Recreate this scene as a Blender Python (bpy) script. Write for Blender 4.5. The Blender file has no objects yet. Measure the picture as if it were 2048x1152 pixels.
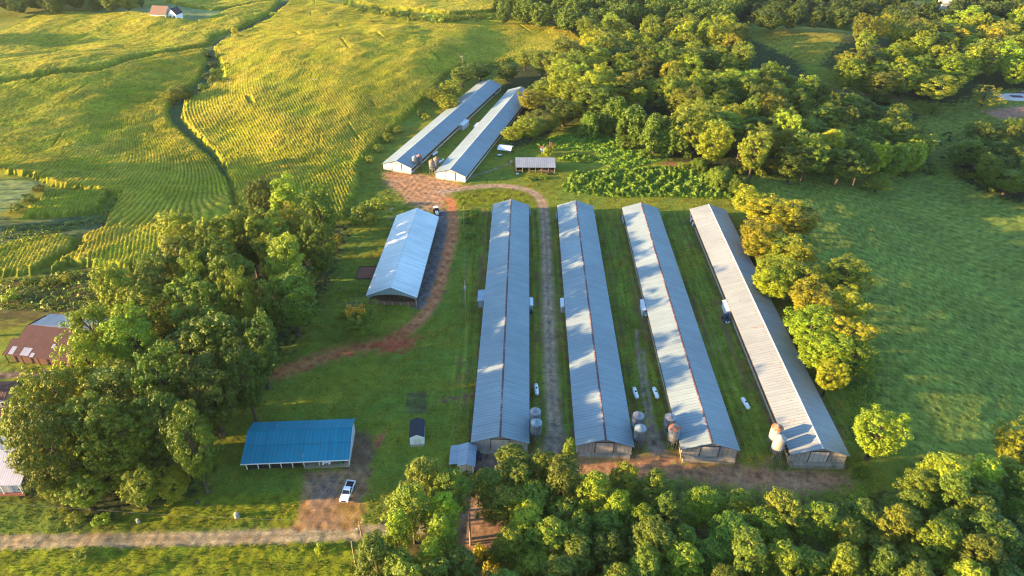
import bpy, math, random
import numpy as np
from mathutils import Matrix, Vector
R = math.radians
SC = bpy.context.scene
COL = SC.collection
rng = np.random.default_rng(7)
random.seed(7)

# ---------------------------------------------------------------- camera
FPX, PITCH, ROLL, CH = 1364.376, .5970, .0173, 116.086      # focal length in pixels of a 2048 px wide frame, tilt, roll, height
FW = np.array([0, math.cos(PITCH), -math.sin(PITCH)]); R0 = np.array([1., 0, 0]); D0 = np.array([0, -math.sin(PITCH), -math.cos(PITCH)])
RT = math.cos(ROLL)*R0 - math.sin(ROLL)*D0; DN = math.sin(ROLL)*R0 + math.cos(ROLL)*D0
cam = bpy.data.objects.new('camera', bpy.data.cameras.new('camera')); COL.objects.link(cam)
cam.data.sensor_width = 36; cam.data.lens = FPX/2048*36; cam.data.clip_start = 1; cam.data.clip_end = 4000
M = Matrix.Identity(4)
for i in range(3):
    M[i][0] = RT[i]; M[i][1] = -DN[i]; M[i][2] = -FW[i]
M[2][3] = CH
cam.matrix_world = M
SC.camera = cam
# ---------------------------------------------------------------- light
HAZE = .000034
SUN_EL, SUN_AZ = 9.8, 10.0            # elevation; azimuth the shadows run to, measured from +X towards +Y
W = bpy.data.worlds.new('World'); SC.world = W; W.use_nodes = True
nt = W.node_tree; bg = nt.nodes['Background']
sky = nt.nodes.new('ShaderNodeTexSky'); sky.sky_type = 'NISHITA'; sky.sun_disc = False
sky.sun_elevation = R(SUN_EL); sky.sun_rotation = R(270-SUN_AZ); sky.air_density = 1.0; sky.dust_density = .4; sky.ozone_density = 3.0
nt.links.new(sky.outputs[0], bg.inputs[0]); bg.inputs[1].default_value = .138
sl = bpy.data.lights.new('sun', 'SUN'); sl.energy = 5.0; sl.angle = R(.55); sl.color = (1.0, .67, .31)
so = bpy.data.objects.new('sun', sl); COL.objects.link(so); so.location = (-200, -40, 150)
dl = Vector((math.cos(R(SUN_EL))*math.cos(R(SUN_AZ)), math.cos(R(SUN_EL))*math.sin(R(SUN_AZ)), -math.sin(R(SUN_EL))))
so.rotation_euler = dl.to_track_quat('-Z', 'Y').to_euler()
SC.view_settings.view_transform = 'Standard'; SC.view_settings.look = 'None'
SC.view_settings.exposure = 2.4; SC.view_settings.gamma = 1.0; SC.cycles.filter_width = 1.15; SC.view_settings.use_curve_mapping = False

# ---------------------------------------------------------------- numeric helpers
def sst(a, b, x):
    t = np.clip((x-a)/(b-a), 0, 1); return t*t*(3-2*t)
def gauss(x, y, cx, cy, sx, sy, a=0):
    c, s = math.cos(R(a)), math.sin(R(a)); u = (x-cx)*c+(y-cy)*s; v = -(x-cx)*s+(y-cy)*c
    return np.exp(-.5*(u/sx)**2-.5*(v/sy)**2)
_wr = np.random.default_rng(3)
def _bank(n, l0, l1):
    a = _wr.uniform(0, 2*np.pi, n); l = np.exp(_wr.uniform(np.log(l0), np.log(l1), n)); k = 2*np.pi/l
    return np.cos(a)*k, np.sin(a)*k, _wr.uniform(0, 6.28, n)
BANKS = {q: _bank(18, q*.55, q*1.7) for q in (1.5, 3, 6, 12, 25, 60)}
def wn(x, y, q):
    s = 0
    for kx, ky, p in zip(*BANKS[q]): s = s+np.sin(kx*x+ky*y+p)
    return s/3.0                                                # about unit variance
def terrain(x, y):
    x = np.asarray(x, float); y = np.asarray(y, float)
    z = -17*sst(84, 215, x)*sst(420, 300, y)
    z = z + -9*sst(90, 240, x)*sst(300, 420, y)
    z = z + 8*sst(520, 640, y)*sst(40, 200, x)
    z = z-.9*sst(106.5, 103.2, y)*sst(-14, -8, x)*sst(82, 74, x)
    dl_ = (x+52)*math.cos(R(18.5))-(y-250)*math.sin(R(18.5))    # signed distance from the upper poultry house's west wall
    z = z+16*gauss(x, y, 205, 458, 46, 38)
    fld = sst(-2, -50, dl_)*sst(200, 265, y)
    z = z+fld*(9*gauss(x, y, -95, 415, 75, 55)-5*gauss(x, y, -165, 330, 22, 90, 8)-3*gauss(x, y, -120, 255, 14, 40, 25))
    z = z+fld*(8*gauss(x, y, -262, 352, 60, 34, 28)-4*gauss(x, y, -260, 425, 90, 30, 20)+5*gauss(x, y, -230, 490, 60, 30))
    z = z+fld*.5*wn(x, y, 60)
    z = z+.10*wn(x, y, 12)*sst(72, 90, np.abs(x-30))
    return z
def tz(x, y): return float(terrain(x, y))
def G(u, v, h=0.0):
    """ground point seen at photo pixel (u, v), for something h metres above the ground there"""
    d = FW+RT*(u-1024)/FPX+DN*(v-576)/FPX; z = h
    for _ in range(25):
        t = (z-CH)/d[2]; z = .5*z+.5*(tz(d[0]*t, d[1]*t)+h)
    return np.array([d[0]*t, d[1]*t, z-h])
def depth_at(p): return float((np.array(p)-np.array([0, 0, CH]))@FW)
def GP(pts, h=0.0): return np.array([G(u, v, h)[:2] for u, v in pts])
def inside(px, py, poly):
    r = np.zeros(px.shape, bool); n = len(poly)
    for i in range(n):
        x1, y1 = poly[i]; x2, y2 = poly[(i+1) % n]
        if y1 == y2: continue
        c = ((y1 > py) != (y2 > py)) & (px < (x2-x1)*(py-y1)/(y2-y1)+x1); r ^= c
    return r
def dist_line(px, py, pts, closed=False):
    d = np.full(px.shape, 1e9); n = len(pts)
    for i in range(n if closed else n-1):
        a = pts[i]; b = pts[(i+1) % n]; ab = b-a; L = ab@ab+1e-9
        t = np.clip(((px-a[0])*ab[0]+(py-a[1])*ab[1])/L, 0, 1)
        d = np.minimum(d, np.hypot(px-a[0]-t*ab[0], py-a[1]-t*ab[1]))
    return d
def smooth_line(p, n=3):
    p = np.array(p, float)
    for _ in range(n):
        q = np.empty((2*len(p), 2)); q[0] = p[0]; q[-1] = p[-1]
        a = .75*p[:-1]+.25*p[1:]; b = .25*p[:-1]+.75*p[1:]
        q[1:-1:2] = a; q[2:-1:2] = b; p = q
    return p
def sd_poly(px, py, poly):
    d = dist_line(px, py, poly, True); return np.where(inside(px, py, poly), -d, d)

# ---------------------------------------------------------------- scene helpers
def link(o):
    COL.objects.link(o); return o
def tag(o, label=None, cat=None, group=None, kind=None):
    for k, v in (('label', label), ('category', cat), ('group', group), ('kind', kind)):
        if v: o[k] = v
    return o
def thing(name, label, cat, loc, rz=0, group=None):
    o = link(bpy.data.objects.new(name, None)); o.location = loc; o.rotation_euler = (0, 0, rz); o.empty_display_size = .5
    return tag(o, label, cat, group)
def np_mesh(name, V, Fq, mats, smooth=False, attrs=None):
    V = np.asarray(V, np.float32); Fq = np.asarray(Fq, np.int32); k = Fq.shape[1]
    me = bpy.data.meshes.new(name); me.vertices.add(len(V)); me.vertices.foreach_set('co', V.ravel())
    me.loops.add(Fq.size); me.loops.foreach_set('vertex_index', Fq.ravel())
    me.polygons.add(len(Fq)); me.polygons.foreach_set('loop_start', np.arange(0, Fq.size, k, dtype=np.int32))
    if smooth: me.polygons.foreach_set('use_smooth', np.ones(len(Fq), bool))
    for an, (ty, dat) in (attrs or {}).items():
        a = me.attributes.new(an, ty, 'POINT')
        a.data.foreach_set('color' if ty == 'FLOAT_COLOR' else 'value', np.asarray(dat, np.float32).ravel())
    for m in mats: me.materials.append(m)
    me.update(calc_edges=True); return me
class MB:
    def __init__(s): s.v = []; s.f = []; s.m = []
    def add(s, vs, fs, m=0):
        b = len(s.v); s.v += [tuple(map(float, p)) for p in vs]; s.f += [tuple(b+i for i in f) for f in fs]; s.m += [m]*len(fs); return s
    def box(s, x0, y0, z0, x1, y1, z1, m=0):
        return s.add([(x0, y0, z0), (x1, y0, z0), (x1, y1, z0), (x0, y1, z0), (x0, y0, z1), (x1, y0, z1), (x1, y1, z1), (x0, y1, z1)],
                     [(3, 2, 1, 0), (4, 5, 6, 7), (0, 1, 5, 4), (1, 2, 6, 5), (2, 3, 7, 6), (3, 0, 4, 7)], m)
    def frus(s, a, z0, b, z1, m=0):
        (x0, y0, x1, y1), (p0, q0, p1, q1) = a, b
        return s.add([(x0, y0, z0), (x1, y0, z0), (x1, y1, z0), (x0, y1, z0), (p0, q0, z1), (p1, q0, z1), (p1, q1, z1), (p0, q1, z1)],
                     [(3, 2, 1, 0), (4, 5, 6, 7), (0, 1, 5, 4), (1, 2, 6, 5), (2, 3, 7, 6), (3, 0, 4, 7)], m)
    def prism(s, prof, y0, y1, m=0, seg=1, axis='y'):
        n = len(prof); vs = []; fs = []
        for k in range(seg+1):
            y = y0+(y1-y0)*k/seg
            vs += [(p[0], y, p[1]) if axis == 'y' else (y, p[0], p[1]) for p in prof]
        for k in range(seg):
            for i in range(n):
                j = (i+1) % n; fs.append((k*n+i, k*n+j, (k+1)*n+j, (k+1)*n+i))
        fs += [tuple(range(n-1, -1, -1)), tuple(seg*n+i for i in range(n))]
        return s.add(vs, fs, m)
    def tube(s, p0, p1, r0, r1=None, n=10, m=0, caps=True):
        r1 = r0 if r1 is None else r1
        p0 = Vector(p0); p1 = Vector(p1); d = (p1-p0).normalized(); a = d.orthogonal().normalized(); b = d.cross(a); vs = []
        for p, r in ((p0, r0), (p1, r1)):
            for i in range(n):
                t = 2*math.pi*i/n; vs.append(p+a*(r*math.cos(t))+b*(r*math.sin(t)))
        fs = [(i, (i+1) % n, n+(i+1) % n, n+i) for i in range(n)]
        if caps: fs += [tuple(range(n-1, -1, -1)), tuple(range(n, 2*n))]
        return s.add(vs, fs, m)
    def lathe(s, prof, n=18, m=0, c=(0, 0, 0)):
        vs = []; fs = []
        for r, z in prof:
            for i in range(n):
                t = 2*math.pi*i/n; vs.append((c[0]+r*math.cos(t), c[1]+r*math.sin(t), c[2]+z))
        for k in range(len(prof)-1):
            for i in range(n):
                j = (i+1) % n; fs.append((k*n+i, k*n+j, (k+1)*n+j, (k+1)*n+i))
        fs += [tuple(range(n-1, -1, -1)), tuple((len(prof)-1)*n+i for i in range(n))]
        return s.add(vs, fs, m)
    def build(s, name, mats, parent=None, smooth=False, bevel=0):
        if not isinstance(mats, (list, tuple)): mats = [mats]
        me = bpy.data.meshes.new(name); me.from_pydata(s.v, [], s.f)
        for m in mats: me.materials.append(m)
        me.polygons.foreach_set('material_index', s.m)
        if smooth: me.polygons.foreach_set('use_smooth', [True]*len(s.f))
        me.update(); o = link(bpy.data.objects.new(name, me))
        if parent: o.parent = parent
        if bevel:
            b = o.modifiers.new('bevel', 'BEVEL'); b.width = bevel; b.segments = 2; b.limit_method = 'ANGLE'
        return o

# ---------------------------------------------------------------- materials
class NT:
    def __init__(s, name):
        s.m = bpy.data.materials.new(name); s.m.use_nodes = True; s.t = s.m.node_tree; s.b = s.t.nodes['Principled BSDF']
        s.b.inputs['Specular IOR Level'].default_value = .3
    def n(s, ty, **kw):
        o = s.t.nodes.new(ty)
        for k, v in kw.items(): setattr(o, k, v)
        return o
    def l(s, a, b): s.t.links.new(a, b)
    def setv(s, sock, v):
        if hasattr(v, 'links'): s.l(v, sock)
        else: sock.default_value = v
    def noise(s, vec, scale, detail=3, rough=.6, dist=0):
        o = s.n('ShaderNodeTexNoise'); o.inputs['Scale'].default_value = scale; o.inputs['Detail'].default_value = detail
        o.inputs['Roughness'].default_value = rough; o.inputs['Distortion'].default_value = dist
        if vec: s.l(vec, o.inputs['Vector'])
        return o.outputs['Fac']
    def rng(s, f, a, b, c, d):
        o = s.n('ShaderNodeMapRange'); s.setv(o.inputs[0], f)
        for i, v in enumerate((a, b, c, d)): o.inputs[i+1].default_value = v
        return o.outputs[0]
    def mix(s, f, a, b, mode='MIX'):
        o = s.n('ShaderNodeMix', data_type='RGBA', blend_type=mode); s.setv(o.inputs[0], f); s.setv(o.inputs[6], a); s.setv(o.inputs[7], b)
        return o.outputs[2]
    def math(s, op, a, b=0.0):
        o = s.n('ShaderNodeMath', operation=op); s.setv(o.inputs[0], a); s.setv(o.inputs[1], b); return o.outputs[0]
    def obj(s, scale=(1, 1, 1)):
        tc = s.n('ShaderNodeTexCoord'); mp = s.n('ShaderNodeMapping'); mp.inputs['Scale'].default_value = scale; s.l(tc.outputs['Object'], mp.inputs[0]); return mp.outputs[0]
    def pos(s): return s.n('ShaderNodeNewGeometry').outputs['Position']
    def bump(s, h, strength, dist=.1):
        o = s.n('ShaderNodeBump'); o.inputs['Strength'].default_value = strength; o.inputs['Distance'].default_value = dist; s.l(h, o.inputs['Height']); s.l(o.outputs[0], s.b.inputs['Normal'])
    def grey(s, f):
        o = s.n('ShaderNodeCombineColor')
        for i in range(3): s.l(f, o.inputs[i])
        return o.outputs[0]
def C4(c): return (c[0], c[1], c[2], 1)
def plain(name, c, rough=.6, metal=0, var=.25, scale=1.2, dirt=None, dirt_amt=.5):
    t = NT(name); v = t.obj()
    f = t.rng(t.noise(v, scale, 5), .3, .7, 1-var, 1+var)
    col = t.mix(1, C4(c), t.grey(f), 'MULTIPLY')
    if dirt: col = t.mix(t.rng(t.noise(v, scale*.6, 6, .7), .5, .72, 0, dirt_amt), col, C4(dirt))
    t.l(col, t.b.inputs['Base Color']); t.b.inputs['Roughness'].default_value = rough; t.b.inputs['Metallic'].default_value = metal
    return t.m
def metal_roof(name, c, rust=(.16, .07, .04), rust_amt=.3, metal=.3, rough=.42, rib=1.1, axis=1, dark=None, var=.06):
    """ribbed sheet metal: ribs run from ridge to eave, so they repeat along the building (axis)"""
    t = NT(name); v = t.obj(); sx = t.n('ShaderNodeSeparateXYZ'); t.l(v, sx.inputs[0]); a = sx.outputs[axis]
    ph = t.math('FRACT', t.math('MULTIPLY', a, rib)); ribm = t.rng(t.math('ABSOLUTE', t.math('SUBTRACT', ph, .5)), .34, .5, 0, 1)
    sheet = t.n('ShaderNodeTexWhiteNoise', noise_dimensions='1D'); t.l(t.math('FLOOR', t.math('MULTIPLY', a, 1.0)), sheet.inputs['W'])
    stretch = t.obj((1.6, .22, .22) if axis == 0 else (.22, 1.6, .22))
    f1 = t.rng(t.noise(stretch, 1.4, 5, .65), .28, .72, 1-var*1.8, 1+var*1.8)
    f2 = t.rng(sheet.outputs[0], 0, 1, 1-var, 1+var)
    big = t.rng(t.noise(v, .06, 3), .3, .7, .88, 1.12)
    col = t.mix(1, C4(c), t.grey(t.math('MULTIPLY', t.math('MULTIPLY', f1, f2), big)), 'MULTIPLY')
    if dark: col = t.mix(t.rng(t.noise(stretch, .7, 6, .7), .48, .7, 0, .75), col, C4(dark))
    rm = t.rng(t.noise(v, .5, 7, .75), .62-.1*rust_amt, .78, 0, min(1, rust_amt*1.6))
    col = t.mix(rm, col, C4(rust)); col = t.mix(t.math('MULTIPLY', ribm, .38), col, (.05, .055, .06, 1))
    t.l(col, t.b.inputs['Base Color']); t.b.inputs['Metallic'].default_value = metal
    t.l(t.rng(t.noise(v, .8, 4), .3, .7, rough-.08, rough+.14), t.b.inputs['Roughness'])
    t.bump(ribm, .5, .05); return t.m
def boards(name, c, c2, w=.3, axis=0, rough=.8, dirt=(.10, .06, .035), damt=.6):
    t = NT(name); v = t.obj(); sx = t.n('ShaderNodeSeparateXYZ'); t.l(v, sx.inputs[0]); a = t.math('MULTIPLY', sx.outputs[axis], 1/w)
    wnz = t.n('ShaderNodeTexWhiteNoise', noise_dimensions='1D'); t.l(t.math('FLOOR', a), wnz.inputs['W'])
    gap = t.rng(t.math('ABSOLUTE', t.math('SUBTRACT', t.math('FRACT', a), .5)), .42, .5, 0, 1)
    col = t.mix(wnz.outputs[0], C4(c), C4(c2)); col = t.mix(t.rng(t.noise(v, 1.1, 6, .7), .48, .75, 0, damt), col, C4(dirt))
    col = t.mix(t.math('MULTIPLY', gap, .7), col, (.02, .018, .015, 1))
    t.l(col, t.b.inputs['Base Color']); t.b.inputs['Roughness'].default_value = rough; t.bump(gap, -.6, .03); return t.m
def ground_mat(name, grain=1.0, bump=.5):
    t = NT(name); at = t.n('ShaderNodeAttribute', attribute_name='col'); p = t.pos()
    f = t.math('MULTIPLY', t.rng(t.noise(p, 2.6, 4, .75), .25, .75, 1-.50*grain, 1+.50*grain), t.rng(t.noise(p, .35, 5, .65), .3, .7, .74, 1.26))
    f = t.math('MULTIPLY', f, t.rng(t.noise(p, .05, 4, .6), .3, .7, .80, 1.20))
    col = t.mix(1, at.outputs['Color'], t.grey(f), 'MULTIPLY')
    hue = t.rng(t.noise(p, .12, 5, .7), .45, .72, 0, .45); col = t.mix(hue, col, t.mix(1, col, (1.45, 1.05, .75, 1), 'MULTIPLY'))
    t.l(col, t.b.inputs['Base Color']); t.b.inputs['Roughness'].default_value = .95; t.b.inputs['Specular IOR Level'].default_value = .1
    t.bump(t.noise(p, 3.2, 5, .7), bump*.45, .2); return t.m
def leaf_mat(name, ca, cb, transl=.35, rnd=.35):
    t = NT(name); at = t.n('ShaderNodeAttribute', attribute_name='tint'); oi = t.n('ShaderNodeObjectInfo')
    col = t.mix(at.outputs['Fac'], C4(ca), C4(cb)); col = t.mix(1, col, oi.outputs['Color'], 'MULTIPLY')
    col = t.mix(1, col, t.grey(t.rng(oi.outputs['Random'], 0, 1, 1-rnd, 1+rnd)), 'MULTIPLY')
    t.l(col, t.b.inputs['Base Color']); t.b.inputs['Roughness'].default_value = .6; t.b.inputs['Specular IOR Level'].default_value = .25
    tr = t.n('ShaderNodeBsdfTranslucent'); t.l(t.mix(1, col, (1.25, 1.15, .5, 1), 'MULTIPLY'), tr.inputs[0])
    ms = t.n('ShaderNodeMixShader'); ms.inputs[0].default_value = transl; t.l(t.b.outputs[0], ms.inputs[1]); t.l(tr.outputs[0], ms.inputs[2])
    t.l(ms.outputs[0], t.t.nodes['Material Output'].inputs[0]); return t.m

MT = dict(
 ground=ground_mat('ground_cover'), corn=ground_mat('corn_leaves', .55, .3),
 roof=metal_roof('galvanised_roof', (.215, .265, .275), metal=.10), roof_new=metal_roof('galvanised_roof_grey', (.21, .26, .275), metal=.10, rust_amt=.1),
 roof_stain=metal_roof('stained_roof', (.25, .27, .265), metal=.12, rust=(.20, .10, .06), rust_amt=.35),
 roof_white=metal_roof('white_barn_roof', (.60, .64, .62), rust_amt=.0, metal=.1, rough=.4, dark=(.40, .45, .48), rib=1.1),
 roof_blue=metal_roof('blue_roof', (.003, .185, .265), rust=(.006, .15, .21), rust_amt=.25, metal=0, rough=.45, axis=0, rib=1.1, var=.07),
 roof_shed=metal_roof('shed_roof', (.24, .30, .34), metal=.12, rust_amt=.05, rib=1.6), roof_small=metal_roof('lean_roof', (.42, .44, .46), rust_amt=.15, axis=0),
 roof_rustgrey=metal_roof('rusting_grey_roof', (.27, .29, .31), metal=.12, rust=(.26, .13, .08), rust_amt=.95, axis=0, rib=1.2),
 roof_red=metal_roof('rusty_red_roof', (.075, .026, .024), rust=(.11, .036, .02), rust_amt=.7, metal=0, rough=.7, axis=0, rib=1.3),
 roof_pale=metal_roof('bare_tin_roof', (.30, .26, .255), rust=(.2, .12, .1), rust_amt=.4, axis=0, rib=1.3),
 roof_porch=metal_roof('porch_tin_roof', (.36, .35, .39), rust_amt=.05, axis=0, rib=2.2),
 shingle=plain('brown_shingles', (.20, .12, .085), .9, var=.3, scale=3), shingle_dark=plain('dark_shingles', (.028, .032, .042), .85, var=.3, scale=3),
 cap=plain('rusty_ridge_cap', (.11, .055, .06), .7, .2, .3, .5, dirt=(.40, .34, .33), dirt_amt=.9), cap_white=plain('pale_ridge_cap', (.50, .48, .46), .5, .2, .2, .5, dirt=(.22, .12, .09), dirt_amt=.6),
 siding=boards('weathered_siding', (.46, .41, .33), (.36, .31, .25), 1.0, damt=.5), siding_grey=boards('galvanised_siding', (.36, .36, .35), (.30, .30, .29), .9, damt=.35),
 door_rib=boards('ribbed_door', (.46, .43, .38), (.38, .35, .31), .26, damt=.3), door_white=boards('canvas_door', (.55, .50, .43), (.52, .47, .40), 1.2, damt=.35),
 side=plain('side_curtain', (.09, .06, .04), .8, var=.4), concrete=plain('stained_concrete', (.34, .29, .22), .9, var=.3, dirt=(.10, .085, .045), dirt_amt=.8, scale=.7),
 white=plain('white_paint', (.72, .72, .70), .5, var=.06), white_box=plain('white_panel', (.50, .53, .54), .45, var=.12), cream=plain('cream_paint', (.62, .58, .48), .6, var=.1),
 galv=plain('galvanised_tank', (.155, .17, .18), .45, .3, .22, .9), galv_pale=plain('pale_tank', (.30, .30, .275), .5, .1, .2, .9, dirt=(.25, .16, .1), dirt_amt=.5),
 galv_lid=plain('galvanised_lid', (.20, .26, .29), .45, .2, .2, 1), rust_lid=plain('rusted_lid', (.36, .12, .05), .8, 0, .4, 2.2, dirt=(.48, .42, .38), dirt_amt=.95),
 patch_lid=plain('rust_patched_lid', (.25, .26, .27), .5, .2, .2, 1.3, dirt=(.16, .055, .05), dirt_amt=1.0),
 steel=plain('bin_steel', (.28, .27, .25), .6, .3, .3), black=plain('black', (.012, .012, .014), .5, var=.2), rubber=plain('rubber', (.015, .015, .016), .9),
 glass=plain('car_glass', (.02, .028, .035), .08, 0, .05), carwhite=plain('white_car_paint', (.78, .79, .80), .22, 0, .03), chrome=plain('bright_trim', (.5, .5, .5), .3, .8),
 lamp=plain('headlight_lens', (.75, .75, .72), .15), red=plain('tail_lamp', (.35, .02, .02), .3), navy=plain('navy_plastic', (.02, .03, .09), .4), teal=plain('teal_plastic', (.02, .22, .24), .5),
 wood=plain('pole_wood', (.30, .22, .12), .85, 0, .3, 3), post=plain('timber_post', (.36, .27, .17), .85, var=.3), postw=plain('white_post', (.62, .60, .56), .6, var=.1),
 dwood=plain('dark_timber', (.07, .045, .03), .9, var=.4), planks=boards('brown_planks', (.27, .13, .08), (.20, .10, .06), 2.4, damt=.3), gable=boards('grey_green_gable', (.30, .34, .32), (.27, .31, .29), .9, damt=.1),
 floor=plain('tan_floor', (.36, .28, .18), .9, var=.2), dirt=plain('bare_soil', (.22, .10, .06), .95, var=.4), bark=plain('bark', (.085, .06, .04), .95, 0, .4, 2), pbark=plain('pine_bark', (.12, .075, .05), .95, 0, .4, 2),
 bare=plain('bleached_branch', (.30, .24, .18), .9), stone=plain('field_stone', (.34, .28, .22), .9, var=.4, scale=3), brick=plain('red_brick', (.22, .08, .05), .9, var=.3, scale=4),
 maroon=plain('maroon_panel', (.16, .05, .05), .8), slab=plain('pale_slab', (.56, .55, .57), .85, var=.1), cowblack=plain('black_hide', (.012, .012, .012), .7), cowwhite=plain('cream_hide', (.55, .50, .42), .7),
 barnred=boards('red_barn_wall', (.14, .06, .045), (.10, .05, .04), .35, damt=.5), greenm=plain('green_enamel', (.03, .13, .06), .4), insul=plain('insulator', (.6, .6, .58), .3), cloth=plain('canopy_cloth', (.62, .63, .64), .6, var=.08),
 leaf=leaf_mat('broad_leaves', (.050, .092, .009), (.225, .270, .012), .16), needle=leaf_mat('pine_needles', (.048, .088, .011), (.225, .265, .014), .14), vine=leaf_mat('vine_leaves', (.080, .160, .013), (.20, .29, .022), .28),
)

# ---------------------------------------------------------------- zones, given by photo pixels on the ground
P_ = GP
lawn, pasture, weeds = (.120, .165, .020), (.140, .182, .030), (.078, .108, .018)
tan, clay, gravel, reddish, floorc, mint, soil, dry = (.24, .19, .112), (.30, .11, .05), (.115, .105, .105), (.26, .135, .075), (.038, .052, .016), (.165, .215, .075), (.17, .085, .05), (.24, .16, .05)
ditch = smooth_line(P_([(478, 392), (455, 350), (420, 305), (372, 258), (348, 232), (352, 208), (398, 175), (422, 140), (420, 100), (455, 75), (520, 42), (560, 15), (600, -15)]), 2)
FIELDS = [  # the corn: outline pixels
 [(482, 462), (468, 385), (452, 345), (425, 308), (385, 268), (362, 240), (368, 205), (418, 182), (447, 158), (443, 130), (426, 100), (440, 88), (500, 62), (545, 38), (568, 16), (580, 2), (640, 4), (720, 20), (850, 42), (980, 34), (1060, 42), (1110, 55), (1150, 70), (1176, 96), (1120, 112), (1040, 118), (1000, 132), (930, 132), (890, 155), (860, 190), (815, 235), (780, 268), (742, 300), (722, 332), (716, 380), (700, 412), (690, 440), (600, 450)],
 [(-60, 345), (-60, 185), (0, 172), (200, 148), (320, 114), (412, 99), (416, 122), (400, 160), (352, 200), (336, 222), (345, 248), (392, 290), (430, 325), (462, 372), (480, 465), (330, 478), (205, 462), (240, 392), (100, 372), (60, 354)],
 [(-60, 30), (-60, 180), (0, 165), (200, 142), (330, 106), (415, 92), (428, 74), (482, 58), (540, 30), (560, 4), (510, 10), (440, 30), (395, 46), (220, 30), (120, 25)],
 [(42, 438), (94, 386), (225, 384), (200, 425), (130, 436)],
 [(-60, 500), (0, 492), (110, 472), (158, 478), (152, 500), (100, 530), (70, 550), (-60, 556)],
 [(165, 474), (210, 460), (330, 450), (345, 470), (300, 548), (140, 532), (105, 548), (95, 540), (160, 500)],
 [(690, -14), (1000, -14), (990, 24), (900, 30), (760, 16), (700, 6)],
 [(450, -12), (545, -12), (540, 6), (430, 22), (330, 6), (380, -5)],
]
FIELDW = [P_(f) for f in FIELDS]
def yard(x0, x1, y0, y1): return np.array([(x0, y0), (x1, y0), (x1, y1), (x0, y1)], float)
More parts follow.
